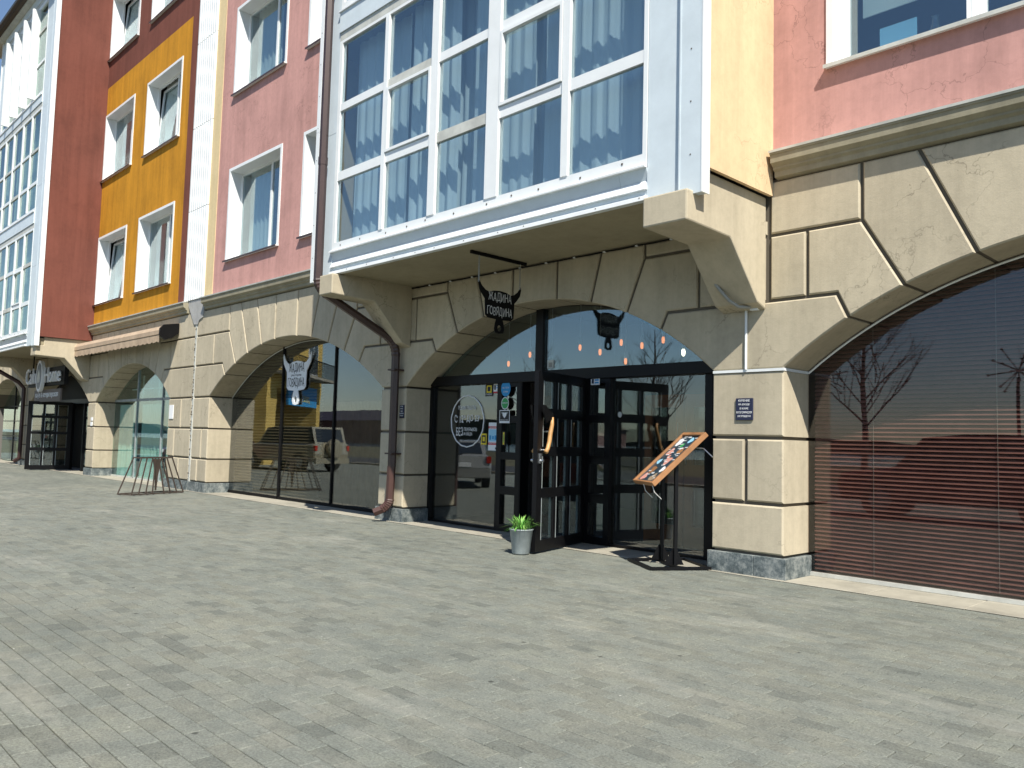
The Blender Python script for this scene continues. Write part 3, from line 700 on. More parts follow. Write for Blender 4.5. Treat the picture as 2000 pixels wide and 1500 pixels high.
bpy.data.objects["bay_side_wall"]['label'] = "pale yellow plastered side wall of the bay"
B("bay_back_wall", -40.4, -31.4, YF, YF+.3, 4.75, TOPZ, M['roomw'], bldB)
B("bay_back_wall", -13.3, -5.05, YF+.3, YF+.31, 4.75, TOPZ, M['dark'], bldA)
# eave and roof over the left block
obj("roof_eave", MB().ext([(7.15,17.98),(7.15,18.22),(9.6,19.2),(16.4,19.2),(16.4,18.9),(9.6,18.9),(7.4,17.9)], 'x', -41.2, -31.1), M['brownp'], bldB)
obj("eave_soffit", MB().box(-41.1, -31.2, 7.3, YF, 17.83, 17.89), M['dirtw'], bldB)
obj("roof_gutter", MB().tube([(-41.3,7.12,18.0),(-31.1,7.12,18.0)], .09, 8), M['brownp'], bldB)

# ---------------------------------------------------------------- glazing of the arches
def arch_pane(A, x0, x1, z0, y=YG, ztop=None, inset=.0, par=None, mat=None, name="glass_pane"):
    pts = [(x0, z0), (x1, z0)]; n = 18
    tp = []
    for i in range(n+1):
        x = x1+(x0-x1)*i/n; dx = max(-A.a, min(A.a, x-A.c)); tp.append((x, A.z(dx)-inset if ztop is None else min(ztop, A.z(dx)-inset)))
    pts += tp
    return obj(name, MB().prism(ccw(pts), y, y+.012), mat, par)
def mull(A, x, wd, z0, par, y0=YG-.03, y1=YG+.05, mat=None, zt=None):
    z1 = zt or A.z(x-A.c)+.02
    return B("mullion", x-wd/2, x+wd/2, y0, y1, z0, z1, mat or M['black'], par)
# arch 0 (right): one wide shop window with a mahogany blind
g0 = thing("shop_window", "large dark shop window with reddish brown blind at the right edge", "window", (-1.2, YG, 0))
arch_pane(A0, -4.88, -2.2, .06, par=g0, mat=M['glass_0']); arch_pane(A0, -2.19, .4, .06, par=g0, mat=M['glass_0']); arch_pane(A0, .41, 2.52, .06, par=g0, mat=M['glass_0'])
B("bottom_rail", -4.86, 2.5, YG-.03, YG+.05, .012, .058, M['dirtw'], g0)
edge = MB(); pts = A0.intr(-A0.a+.01, A0.a-.01, 40); edge.tube([(x, YG-.012, z-.012) for x, z in pts], .014, 4); obj("edge_trim", edge, M['whitem'], g0)
b0 = thing("window_blind", "reddish brown horizontal slatted blind behind the big right hand shop window", "blind", (-1.2, YG+.12, 3.9))
sm_ = {}
def slats(A, x0, x1, z0, z1, pitch, mat, par, tilt=.4, y=YG+.14):
    z = z0
    while z < z1:
        # clip slat length to the arch opening
        xa, xb = x0, x1
        if z > ZS:
            h = z-ZS+(A.Rad-A.r); d = math.sqrt(max(0, A.Rad**2-h*h)); xa, xb = max(x0, A.c-d-.1), min(x1, A.c+d+.1)
        if xb-xa > .2:
            c_, s_ = math.cos(tilt)*.6*pitch, math.sin(tilt)*.6*pitch
            obj("slat", MB().ext([(y-c_, z-s_),(y+c_, z+s_),(y+c_, z+s_+.003),(y, z+.006),(y-c_, z-s_+.003)], 'x', xa, xb), mat, par)
        z += pitch
slats(A0, -4.85, 2.45, .10, 3.85, .0525, M['slat'], b0, .75)
for x in (-4.1, -2.75, -1.3, .2): obj("lift_cord", MB().tube([(x, YG+.11, .08), (x, YG+.11, A0.z(x-A0.c))], .003, 4), M['cable'], b0)
bd = MB().box(-4.85, 2.5, YG+.5, YG+.55, .03, 4.4); obj("dark_backing", bd, M['dark'], b0)
# arch 2: three tall panes, blind lower left
g2 = thing("shop_window", "dark arched shop window of three tall panes carrying the white bull head sign", "window", (-17.4, YG, 0))
for a, b in ((-21.36,-18.60),(-18.57,-16.17),(-16.14,-13.40)): arch_pane(A2, a, b, .08, par=g2, mat=M['glass'])
for x in (-18.585, -16.155): mull(A2, x, .055, .05, g2, mat=M['blackm'])
B("bottom_rail", -21.35, -13.41, YG-.03, YG+.05, .012, .08, M['blackm'], g2)
edge = MB(); edge.tube([(x, YG-.012, z-.012) for x, z in A2.intr(-A2.a+.01, A2.a-.01, 40)], .014, 4); obj("edge_trim", edge, M['dirtw'], g2)
b2 = thing("window_blind", "tan horizontal slatted blind lowered behind the arched window next to the downpipe", "blind", (-17.4, YG+.12, 3.9))
slats(A2, -21.3, -16.9, .10, 3.8, .075, M['slat2'], b2, .7)
B("dark_backing", -21.3, -13.4, YG+.9, YG+.95, .03, 4.4, M['dark'], b2)
wavy(-16.8, -14.6, YG+.35, .05, 2.4, .02, .3, M['woodg'], b2, 1.0, "curtain")

# arch 1: black framed entrance
g1 = thing("restaurant_entrance", "black framed glazed entrance screen filling the arch under the bay", "entrance", (-9.2, YG, 0))
HZ0, HZ1 = 2.62, 2.80
bevel(B("header_beam", -12.55, -6.02, YG-.10, YG+.12, HZ0, HZ1, M['black'], g1), .008)
mull(A1, -9.66, .17, HZ1, g1, YG-.06, YG+.10)
arch_pane(A1, -12.55, -9.75, HZ1, par=g1, mat=M['glass_b'], name="fanlight_pane"); arch_pane(A1, -9.57, -5.9, HZ1, par=g1, mat=M['glass_b'], name="fanlight_pane")
B("post", -12.60, -12.52, YG-.06, YG+.08, .02, HZ0, M['black'], g1)
B("glass_pane", -12.52, -10.66, YG, YG+.012, .05, HZ0, M['glass'], g1)
B("bottom_rail", -12.52, -10.66, YG-.04, YG+.06, .02, .06, M['black'], g1)
B("glass_pane", -8.08, -6.38, YG, YG+.012, .05, HZ0, M['glass'], g1)
B("bottom_rail", -8.08, -5.9, YG-.04, YG+.06, .02, .055, M['black'], g1)
B("post", -6.38, -6.26, YG-.05, YG+.08, .02, HZ0, M['black'], g1)
B("glass_pane", -6.26, -5.9, YG, YG+.012, .05, HZ0, M['glass_b'], g1)
B("threshold", -10.66, -8.08, YG-.05, YG+.2, .011, .04, M['conc'], g1)
def sidelight(x0, x1, par):
    f = MB(); w_ = .13; zr = [(.14,.66),(.80,1.27),(1.40,1.92),(2.04,2.55)]
    f.box(x0, x0+w_, YG-.07, YG+.07, .02, HZ0); f.box(x1-w_*.8, x1, YG-.07, YG+.07, .02, HZ0); prev = .02
    for a, b in zr: f.box(x0+w_, x1-w_*.8, YG-.068, YG+.07, prev, a); prev = b
    f.box(x0+w_, x1-w_*.8, YG-.068, YG+.07, prev, HZ0)
    s = obj("sidelight", f, M['black'], par)
    for a, b in zr: B("pane", x0+w_, x1-w_*.8, YG-.01, YG, a, b, M['glass_d'], s)
sidelight(-10.66, -10.06, g1); sidelight(-8.62, -8.08, g1)
for x in (-10.04, -8.64): B("door_jamb", x-.02, x+.02, YG-.08, YG+.12, .02, HZ0, M['blackm'], g1)
# open leaf
def door_leaf(name, label, hinge, length, ang, height, zr, ncol, par_cat="door", axe=False, z0=.04):
    """local frame: X along leaf from hinge, Z up, thickness along Y"""
    d = thing(name, label, par_cat, hinge, ang); f = MB(); t = .035; st = .15
    cw = (length-st*2-.07*(ncol-1))/ncol; xs = [st+i*(cw+.07) for i in range(ncol)]
    f.box(0, st, -t, t, 0, height); f.box(length-st, length, -t, t, 0, height)
    prev = 0
    for a, b in zr: f.box(st, length-st, -t*.98, t*.98, prev, a); prev = b
    f.box(st, length-st, -t*.98, t*.98, prev, height)
    for a, b in zr:
        for i in range(ncol-1): f.box(xs[i]+cw, xs[i]+cw+.07, -t*.96, t*.96, a, b)
    obj("leaf_frame", f, M['black'], d, local=True)
    for a, b in zr:
        for x in xs:
            p = obj("pane", MB().box(x, x+cw, -.004, .004, a, b), M['glass_d'], d, local=True)
            obj("glazing_bead", MB().box(x, x+.02, -t, -.004, a, b).box(x+cw-.02, x+cw, .004, t, a, b), M['zinc'], d, local=True)
    if axe:
        for s in (-1, 1):
            y = s*.10
            ax = length-.22
            pth = [(ax-.085, y, 1.93), (ax-.09, y, 1.82), (ax-.045, y, 1.70), (ax-.02, y, 1.58), (ax+.03, y, 1.47), (ax+.085, y, 1.42)]
            h = MB(); h.tube(pth, [.026,.030,.034,.033,.031,.036], 8)
            hd = obj("axe_handle", h, M['wood'], d, local=True, smooth=True)
            hm = MB().ext([(ax-.12,1.90),(ax-.12,1.99),(ax-.03,2.01),(ax+.12,2.09),(ax+.19,2.10),(ax+.17,1.98),(ax+.10,1.84),(ax-.03,1.90)], 'y', y-.012, y+.012)
            obj("axe_head", hm, M['blackm'], hd, local=True)
            obj("bracket", MB().tube([(ax-.05, 0, 1.72),(ax-.05, y, 1.72)], .012, 6).tube([(ax+.05,0,1.45),(ax+.05,y,1.45)], .012, 6), M['steel'], hd, local=True)
        obj("door_lock", MB().box(length-.10, length-.04, -.06, .06, 1.26, 1.40).tube([(length-.07,-.10,1.30),(length-.07,.10,1.30)], .02, 8), M['steel'], d, local=True)
    return d
zrA = [(.16,.74),(.86,1.33),(1.45,1.90),(2.02,2.48)]
hx, hy = -8.60, 9.93; tx, ty = -8.19, 8.40
ang = math.atan2(ty-hy, tx-hx); L_ = math.hypot(tx-hx, ty-hy)
zrA2 = [(.16,.76),(.90,1.36),(1.50,1.92),(2.06,2.46)]
door_leaf("entrance_door", "open black door leaf with axe handle and twelve small panes, beside the zinc pot", (hx, hy, .03), L_, ang, 2.60, zrA2, 3, axe=True)

# interior of the restaurant
rm = thing("bar_counter", "dark wooden counter seen dimly inside the restaurant behind the right glass", "counter", (-7.2, 12.5, .03))
obj("counter_body", MB().box(-8.4, -5.9, 12.2, 12.8, .03, 1.15), M['darkw'], rm); obj("counter_top", MB().box(-8.5, -5.8, 12.1, 12.9, 1.151, 1.2), M['woodf'], rm)
dr = thing("inner_door", "reddish wooden double door inside the restaurant behind the right glass", "door", (-7.5, 10.85, .03))
f = MB(); 
for x in (-8.05, -7.28): f.box(x, x+.14, 10.8, 10.88, .03, 2.4).box(x+.6, x+.74, 10.8, 10.88, .03, 2.4).box(x+.14, x+.6, 10.801, 10.88, .03, .35).box(x+.14, x+.6, 10.801, 10.88, 1.0, 1.3).box(x+.14, x+.6, 10.801, 10.88, 2.2, 2.4)
obj("door_frame", f, flat('red_brown_door_wood', (.42, .16, .06), .4, var=.3), dr)
obj("pull_handle", MB().tube([(-7.36,10.72,1.3),(-7.36,10.72,1.95)], .014, 6).tube([(-7.20,10.72,1.3),(-7.20,10.72,1.95)], .014, 6), M['steel'], dr)
for x in (-8.05+.14, -7.28+.14): B("pane", x, x+.46, 10.83, 10.84, .35, 2.2, M['glass_d'], dr)

# pendant lamps
pl = [(-13.0,3.22),(-12.56,3.25),(-11.92,3.41),(-11.30,3.16),(-10.54,3.47),(-10.03,3.35),(-9.52,3.50),(-9.41,3.14),(-9.04,3.41),(-8.57,3.48),(-8.14,3.23),(-13.6,3.18)]
p0 = None
od = ["first","second","third","fourth","fifth"]
PN = {11:"leftmost hanging filament bulb behind the fanlight, over the left end of the black beam"}
for k_, i_ in enumerate([0, 1, 2, 3]): PN[i_] = od[k_+1]+" hanging filament bulb from the left behind the restaurant fanlight"
for k_, i_ in enumerate([4, 5, 7, 6, 8, 9]): PN[i_] = ["first","second","third, lowest hanging","fourth","fifth","sixth, highest hanging"][k_]+" filament bulb right of the fanlight mullion"
for i, (x, z) in enumerate(pl):
    y = 12.0
    lm = thing("pendant_lamp", PN[i] if z != 3.23 else "brightest whitish bulb at the right end of the hanging bulbs behind the fanlight", "pendant lamp", (x, y, z), 0, "filament bulbs hanging in the restaurant")
    if i == 0:
        k1 = obj("cord", MB().tube([(0,0,.14),(0,0,1.3)], .007, 5).mesh("cord", M['print_w']), None, lm, local=True)
        k2 = obj("socket", MB().lathe([(.02,.0),(.028,.02),(.028,.09),(.012,.14)], (0,0,.05), 10).mesh("socket", M['zinc']), None, lm, local=True)
        k3 = obj("bulb", MB().lathe([(.010,-.07),(.024,-.055),(.030,-.01),(.026,.03),(.016,.06)], (0,0,0), 12).mesh("bulb", M['bulb'], True), None, lm, local=True)
        p0 = (k1, k2, k3)
    else:
        for k in p0:
            c = k.copy(); C.objects.link(c); c.parent = lm
            if k is k3 and z == 3.23:
                me = k.data.copy(); me.materials.clear(); me.materials.append(M['bulbw']); c.data = me
for k in range(12): pass

# stickers on the left glass and on the sidelight
def sheet(name, x0, x1, z0, z1, mat, label, cat, y=YG-.006, extra=None):
    o = tag(obj(name, MB().box(x0, x1, y-.003, y, z0, z1), mat), label, cat)
    k = 0
    for (a, b, c, d, mt) in (extra or []):
        k += 1
        obj("printed_panel", MB().box(x0+(x1-x0)*a, x0+(x1-x0)*b, y-.0038-.0004*k, y-.0031, z0+(z1-z0)*c, z0+(z1-z0)*d), mt, o)
    return o
def disc(name, cx, cz, rx, rz_, mat, label, cat, y=YG-.006, ring=None):
    pts = [(cx+rx*math.cos(t*math.pi/12), cz+rz_*math.sin(t*math.pi/12)) for t in range(24)]
    o = tag(obj(name, MB().prism(ccw(pts), y-.003, y), mat), label, cat)
    if ring:
        p2 = [(cx+rx*.86*math.cos(t*math.pi/12), cz+rz_*.86*math.sin(t*math.pi/12)) for t in range(24)]
        obj("printed_disc", MB().prism(ccw(p2), y-.0042, y-.0032), ring, o)
    return o
def stext(par, s, x0, z0, W, H, mat, y): return obj("lettering", text_mesh(s, mat, W, H, (x0, y, z0), (1,0,0), (0,0,1), .0012), None, par)
a = sheet("sticker", -11.05, -10.85, 2.40, 2.62, M['print_k'], "black sticker with a yellow emblem at the top of the left entrance glass", "sticker", extra=[(.18,.85,.28,.9,M['print_y']),(.3,.7,.4,.78,M['print_k'])])
stext(a, "СКИДКИ", -11.03, 2.415, .16, .035, M['print_w'], YG-.0105)
a = sheet("sticker", -10.80, -10.70+.02, 2.42, 2.66, M['print_w'], "red and white no smoking sticker at the top right of the left entrance glass", "sticker") if False else sheet("sticker", -10.83, -10.68+.0, 2.45, 2.66, M['print_w'], "small red and white smoking ban sticker beside the yellow emblem sticker", "sticker", extra=[(0,1,.82,1,M['print_r']),(0,1,0,.14,M['print_r']),(.12,.4,.3,.7,M['navy']),(.5,.95,.62,.7,M['print_b']),(.5,.95,.42,.5,M['print_b'])])
yS = YG-.075
def onside(x0, x1, z0, z1, *a_, **k): return sheet("sticker", x0, x1, z0, z1, *a_, y=yS, **k)
a = disc("sticker", -10.44, 2.52, .12, .14, M['print_b'], "round blue sticker at the top of the narrow glass left of the door", "sticker", y=YG-.072)
stext(a, "МЫ В СЕТИ", -10.52, 2.52, .16, .03, M['print_w'], YG-.0765); stext(a, "ОТЗЫВЫ", -10.50, 2.45, .12, .03, M['print_w'], YG-.0765)
a = disc("sticker", -10.45, 2.26, .095, .11, M['print_w'], "round green sticker below the blue one on the narrow glass", "sticker", y=YG-.072, ring=M['print_g'])
stext(a, "РЕКОМЕНДУЕМ", -10.52, 2.25, .14, .03, M['print_w'], YG-.078)
a = onside(-10.58, -10.32, 1.91, 2.14, M['print_w'], "white edged black sticker with a shield badge left of the door", "sticker", extra=[(.05,.95,.16,.94,M['print_k'])])
obj("shield_emblem", MB().prism(ccw([(-10.50,2.10),(-10.45,2.085),(-10.40,2.10),(-10.405,2.04),(-10.45,1.995),(-10.495,2.04)]), yS-.006, yS-.005), M['print_w'], a)
obj("badge_wing", MB().prism(ccw([(-10.54,2.10),(-10.36,2.10),(-10.40,2.06),(-10.50,2.06)]), yS-.0055, yS-.0048), M['zinc'], a)
stext(a, "ОХРАНА 24 ЧАСА", -10.55, 1.955, .2, .022, M['print_w'], yS-.0055)
onside(-10.50, -10.42, 1.52, 1.76, M['print_k'], "dark sticker with upright yellow green lettering on the narrow glass", "sticker", extra=[(.3,.75,.05,.95,M['print_y']),(.42,.62,.2,.8,M['print_g'])])
a = sheet("notice", -10.93, -10.70+.02, 1.42, 1.92, M['print_w'], "tall light blue and white notice with two red bands on the left entrance glass", "notice", extra=[(0,1,.79,.87,M['print_r']),(0,1,.20,.28,M['print_r']),(.04,.96,.32,.76,M['print_lb']),(.10,.3,.38,.54,M['print_b']),(.4,.58,.4,.52,M['print_b']),(.66,.92,.38,.54,M['print_b']),(.75,.88,.04,.11,M['print_k'])])
stext(a, "ВНИМАНИЕ", -10.90, 1.823, .18, .025, M['print_w'], YG-.014); stext(a, "НАДЕНЬТЕ МАСКУ", -10.91, 1.53, .19, .022, M['print_w'], YG-.014)
sheet("sticker", -11.13, -10.98, 1.52, 1.72, M['print_y'], "yellow and dark sticker left of the tall blue notice", "sticker", extra=[(.15,.85,.15,.85,M['print_k']),(.3,.7,.3,.7,M['print_y'])])
sheet("sticker", -8.47, -8.29, 2.52, 2.64, M['print_w'], "small white sticker at the top of the narrow glass right of the door", "sticker", y=YG-.075, extra=[(.1,.35,.2,.8,M['navy']),(.45,.9,.55,.75,M['print_b']),(.45,.9,.2,.4,M['print_b'])])
sheet("sticker", -9.50, -9.36, 2.84, 2.98, M['dirtw'], "faint square sticker low in the fanlight beside the mullion", "sticker", extra=[(.2,.8,.15,.7,M['cable'])])
disc("sticker", -7.93, 2.05, .04, .045, M['dirtw'], "small round white sticker on the glass right of the entrance", "sticker")
# hand painted opening hours
oh = thing("opening_hours_lettering", "white hand painted opening hours inside a ring on the left entrance glass", "lettering", (-11.53, YG, 1.94))
cx, cz = -11.53, 1.945; ring = MB()
pth = [(cx+.46*math.cos(t*math.pi/24)*(1+.012*math.sin(t*1.7)), YG-.008, cz+.475*math.sin(t*math.pi/24)*(1+.012*math.sin(t*2.3))) for t in range(49)]
ring.tube(pth, .012, 5); obj("painted_ring", ring, M['print_w'], oh)
def ht(s, x0, z0, W, H): obj("lettering", text_mesh(s, M['print_w'], W, H, (x0, YG-.006, z0), (1,0,0), (0,0,1), .002, .10), None, oh)
ht("РЕЖИМ РАБОТЫ", -11.80, 2.16, .50, .075); ht("С 12", -11.90, 1.92, .26, .14); ht("ДО 23", -11.55, 1.92, .34, .14); ht("00", -11.635, 2.0, .05, .055); ht("00", -11.22, 2.0, .05, .055)
ht("БЕЗ", -11.84, 1.67, .19, .16); ht("ПЕРЕРЫВОВ", -11.62, 1.76, .36, .065); ht("И ОБЕДА", -11.62, 1.67, .24, .065)

# ---------------------------------------------------------------- pier furniture
def plaque(x0, x1, z0, z1, label, lines):
    p = tag(bevel(obj("plaque", MB().box(x0, x1, YF-.022, YF, z0, z1), M['navy']), .004), label, "plaque")
    h = (z1-z0)/(len(lines)+.6)
    for i, (s, wf) in enumerate(lines):
        W = (x1-x0)*wf; obj("lettering", text_mesh(s, M['print_w'], W, h*.55, ((x0+x1)/2-W/2, YF-.0225, z1-h*(i+1)+h*.1), (1,0,0), (0,0,1), .002), None, p)
ln = [("КУРЕНИЕ", .66), ("НА ВХОДЕ", .66), ("В КАФЕ", .5), ("КАТЕГОРИЧЕСКИ", .9), ("ЗАПРЕЩЕНО", .78)]
plaque(-5.525, -5.285, 1.94, 2.22, "navy plaque with five white lines of text, on the pier right of the menu stand", ln)
plaque(-12.755-.0, -12.62, 1.98, 2.23, "navy plaque with white lines of text beside the brown downpipe", ln)
# conduit box, pipe and tape line on pier 1
cb = thing("junction_box", "small white junction box with conduit at the top of the right pier", "junction box", (-5.30, YF, 3.38))
bevel(obj("box_body", MB().box(-5.31, -5.20, YF-.07, YF, 3.33, 3.43), M['white'], cb), .006)
obj("conduit", MB().tube([(-5.385, YF-.02, 3.36),(-5.385, YF-.02, 2.585)], .017, 8), M['whitem'], cb)
obj("corrugated_hose", MB().tube([(-5.76,9.12,3.86),(-5.70,8.93,3.80),(-5.55,8.93,3.60),(-5.45,9.02,3.44),(-5.36,9.10,3.36),(-5.28,9.22,3.36),(-5.26,9.28,3.40)], .022, 7), M['cable'], cb, smooth=True)
tag(obj("cable_trunking", MB().box(-5.87, -4.89, YF-.012, YF+.02, 2.553, 2.587).box(-4.89, -4.872, YF-.012, YG-.01, 2.553, 2.587), M['whitem']), "thin white trunking strip round the top of the right pier", "trunking")
# cable strung under the bay
m_ = MB(); pp = [(-12.55+i*.3, YF-.02, 4.465-.012*(i % 2)) for i in range(24)]; m_.tube(pp, .009, 5)
cbl = tag(obj("cable", m_, M['blackm']), "thin black cable clipped along the wall below the bay soffit", "cable")
m_ = MB()
for p in pp[::2]: m_.box(p[0]-.02, p[0]+.02, YF-.035, YF-.0, 4.452, 4.47)
obj("cable_clips", m_, M['whitem'], cbl)

# downpipe: in front of the bay corner, across below it, down the pier
dp = thing("downpipe", "dark brown downpipe crossing from the bay corner down the pier to a bent outlet", "downpipe", (-12.8, 9.22, 0))
PX = -13.02
def sq(path, rad, mat, name="pipe_section", seg=6): return obj(name, MB().tube(path, rad, seg), mat, dp)
sq([(PX,7.60,TOPZ-.6),(PX,7.60,9.95)], .080, M['brownp']); sq([(PX,7.60,9.94),(PX,7.60,6.62)], .077, M['brownp']); sq([(PX,7.60,6.62),(PX,7.60,4.42)], .080, M['brownp'])
sq([(PX,7.60,6.55),(PX,7.60,6.70)], .087, M['brownp'], "collar"); sq([(PX,7.60,9.90),(PX,7.60,10.02)], .087, M['brownp'], "collar")
def elbow(P, rr, mat):
    m_ = MB(); P = [Vector(p) for p in P]; n = 12; path = []
    for i in range(n+1):
        t = i/n; path.append((P[0]*(1-t)**2+P[1]*2*t*(1-t)+P[2]*t*t))
    rs = [rr*(1.06 if i % 2 else .96) for i in range(n+1)]; m_.tube(path, rs, 6, cap=False); return obj("elbow", m_, mat, dp)
elbow([(PX,7.60,4.45),(PX,7.61,4.26),(PX+.02,7.80,4.17)], .083, M['brownp'])
sq([(PX+.02,7.79,4.172),(-12.80,9.02,3.52)], .078, M['brownp'])
elbow([(-12.80,9.00,3.53),(-12.79,9.21,3.42),(-12.79,9.22,3.16)], .083, M['brownp'])
sq([(-12.79,9.22,3.20),(-12.79,9.22,1.05)], .079, M['brownp']); sq([(-12.80,9.22,1.06),(-12.82,9.22,.42)], .080, M['brownl'])
elbow([(-12.82,9.22,.44),(-12.82,9.22,.32),(-12.93,9.13,.24)], .086, M['brownl'])
obj("outlet", MB().tube([(-12.92,9.14,.245),(-13.03,9.02,.175)], .084, 6, cap=False).tube([(-12.925,9.135,.243),(-13.03,9.02,.175)], .078, 6, cap=False), M['brownl'], dp)
for z in (2.9, 1.3): obj("pipe_bracket", MB().box(-12.90, -12.68, 9.12, YF, z-.015, z+.015), M['brownp'], dp)
# second downpipe at the left
dp2 = thing("downpipe", "dark brown downpipe bending below the far left bay beside the café door", "downpipe", (-39.6, 9.2, 0))
obj("pipe_section", MB().tube([(-40.1,7.6,4.6),(-40.1,7.7,4.35),(-39.7,9.0,3.55),(-39.6,9.2,3.3),(-39.6,9.2,.3)], .09, 6), M['brownp'], dp2)
obj("outlet", MB().tube([(-39.6,9.2,.32),(-39.75,9.05,.18)], .085, 6), M['brownp'], dp2)

# ---------------------------------------------------------------- bull head signs
def bull(s=1.0):
    """outline in unit coordinates, width -.5..+.5 (horn tips), height 0 (handle end)..1.25"""
    L = [(0,0),(.09,.02),(.115,.10),(.10,.24),(.075,.34),(.27,.36),(.33,.42),(.345,.80),(.40,.88),(.47,1.0),(.5,1.16),(.49,1.24),(.42,1.10),(.33,1.01),(.25,.985),(.15,1.03),(0,1.05)]
    return [(x*s, z*s) for x, z in L]+[(-x*s, z*s) for x, z in L[::-1] if x > 0]
def bull_sign(par, org, xd, W, H, mat, tmat, small, th=.012, hole=True):
    xd = Vector(xd); zd = Vector((0,0,1)); nn = xd.cross(zd); org = Vector(org)
    P = bull(); bm = bmesh.new()
    vs = [bm.verts.new(org+xd*(x*W)+zd*(z/1.24*H)) for x, z in P]
    hv = [bm.verts.new(org+xd*(.045*W*math.cos(t*math.pi/5))+zd*((.13+.08*math.sin(t*math.pi/5))/1.24*H)) for t in range(10)]
    for L in (vs, hv):
        for i in range(len(L)): bm.edges.new((L[i-1], L[i]))
    bmesh.ops.triangle_fill(bm, use_beauty=True, edges=bm.edges[:])
    r = bmesh.ops.extrude_face_region(bm, geom=bm.faces[:]); bmesh.ops.translate(bm, verts=[e for e in r['geom'] if isinstance(e, bmesh.types.BMVert)], vec=nn*th)
    bmesh.ops.recalc_face_normals(bm, faces=bm.faces)
    me = bpy.data.meshes.new("sign_plate"); bm.to_mesh(me); bm.free(); me.materials.append(mat)
    pl_ = obj("sign_plate", me, None, par)
    def tx_(s, x0, z0, w_, h_): obj("lettering", text_mesh(s, tmat, w_*W, h_*H, org+xd*(x0*W)+zd*(z0*H)+nn*(th+.0005), xd, (0,0,1), .003, .12), None, pl_)
    tx_("ЖАДИНА", -.27, .60, .54, .20); tx_("ГОВЯДИНА", -.29, .32, .58, .20)
    if small: tx_("ресторан", -.17, .545, .34, .04)
    return pl_
ws = thing("bull_head_sign", "white bull head shaped board fixed on the glass of the arched shop window", "sign", (-17.85, YG, 2.36))
bull_sign(ws, (-17.85, YG-.035, 2.33), (1,0,0), 1.36, 1.27, M['print_w'], M['print_k'], True, .02)
for x, z in ((-18.1, 3.3), (-17.6, 3.3)): obj("standoff", MB().tube([(x, YG-.035, z), (x, YG, z)], .012, 6), M['steel'], ws)
bs = thing("bull_head_sign", "black bull head shaped sign hanging on chains below the bay soffit", "sign", (-9.3, 8.62, 4.49))
bull_sign(bs, (-9.306, 8.66, 3.27), (0,1,0), .92, .80, M['blackm'], M['soap'], False, .012)
bull_sign(bs, (-9.306, 8.66, 3.27), (0,1,0), .0001, .0001, M['blackm'], M['soap'], False, .012) if False else None
obj("bracket_bar", MB().box(-9.32, -9.28, 8.03, 9.22, 4.44, 4.488), M['blackm'], bs)
def chain(p, q, par, name="chain", link=.045, mat=None):
    p, q = Vector(p), Vector(q); n = max(2, int((q-p).length/(link*.8))); m_ = MB(); d = (q-p)/n
    for i in range(n):
        c = p+d*(i+.5); ph = (i % 2)*math.pi/2; side = Vector((math.cos(ph), math.sin(ph), 0)); u = d.normalized()
        ptsl = [c+u*(link*.5*math.cos(t*math.pi/4))+side*(link*.24*math.sin(t*math.pi/4)) for t in range(9)]
        m_.tube(ptsl, .007, 4, cap=False)
    return obj(name, m_, mat or M['steel'], par)
chain((-9.3, 8.205, 4.44), (-9.3, 8.205, 4.03), bs, mat=M['cable']); chain((-9.3, 9.09, 4.44), (-9.3, 9.09, 4.03), bs, mat=M['cable'])

# ---------------------------------------------------------------- menu stand
ms = thing("menu_stand", "black metal menu stand with a tilted wooden framed food menu board", "menu stand", (-6.42, 9.17, .01), -.566)
cz_, Lb, Wb, th_ = 1.414, 1.00, .72, .741
ct, st_ = math.cos(th_), math.sin(th_)
def bp_(u, t, n=0): return Vector((u, t*ct - n*st_, cz_ + t*st_ + n*ct))
def slab(u0, u1, t0, t1, n0, n1):
    c = [bp_(u, t, n) for n in (n0, n1) for (u, t) in ((u0,t0),(u1,t0),(u1,t1),(u0,t1))]
    return MB().add(c, [(0,3,2,1),(4,5,6,7),(0,1,5,4),(1,2,6,5),(2,3,7,6),(3,0,4,7)])
hw, hl = Wb/2, Lb/2; fb = .055
for (a, b, c, d) in ((-hw,-hw+fb,-hl,hl),(hw-fb,hw,-hl,hl),(-hw+fb,hw-fb,hl-fb,hl),(-hw+fb,hw-fb,-hl,-hl+fb*.6)):
    bevel(obj("frame_board", slab(a,b,c,d,-.035,.03), M['woodf'], ms, local=True), .004)
bd = obj("menu_sheet", slab(-hw+fb, hw-fb, -hl+fb*.6, hl-fb, -.02, .004), flat("menu_print_navy", (.03,.06,.085), .35, var=.3), ms, local=True)
foods = [(-.2,.32,.14,'print_w'),(.1,.36,.10,'print_lb'),(-.17,.12,.13,'print_y'),(.12,.14,.12,'woodf'),(-.2,-.08,.10,'print_lb'),(.05,-.06,.15,'curtain'),(-.12,-.24,.13,'woodf'),(.17,-.22,.10,'print_w'),(-.18,-.38,.12,'print_y'),(.12,-.38,.14,'woodg'),(.0,.25,.08,'print_g'),(-.05,.02,.07,'print_r')]
mt_salmon = flat("salmon_print", (.62,.30,.24), .6)
for i, (u, t, r_, mt) in enumerate(foods):
    pts = [bp_(u+r_*.62*math.cos(k*math.pi/5)*(1+.25*math.sin(k*2.1+i)), t+r_*.55*math.sin(k*math.pi/5)*(1+.2*math.cos(k*1.7+i)), .0045+.0003*i) for k in range(10)]
    obj("food_picture", MB().add(pts, [tuple(range(10))]), mt_salmon if i % 3 == 2 else M[mt], bd, local=True)
lb = MB()
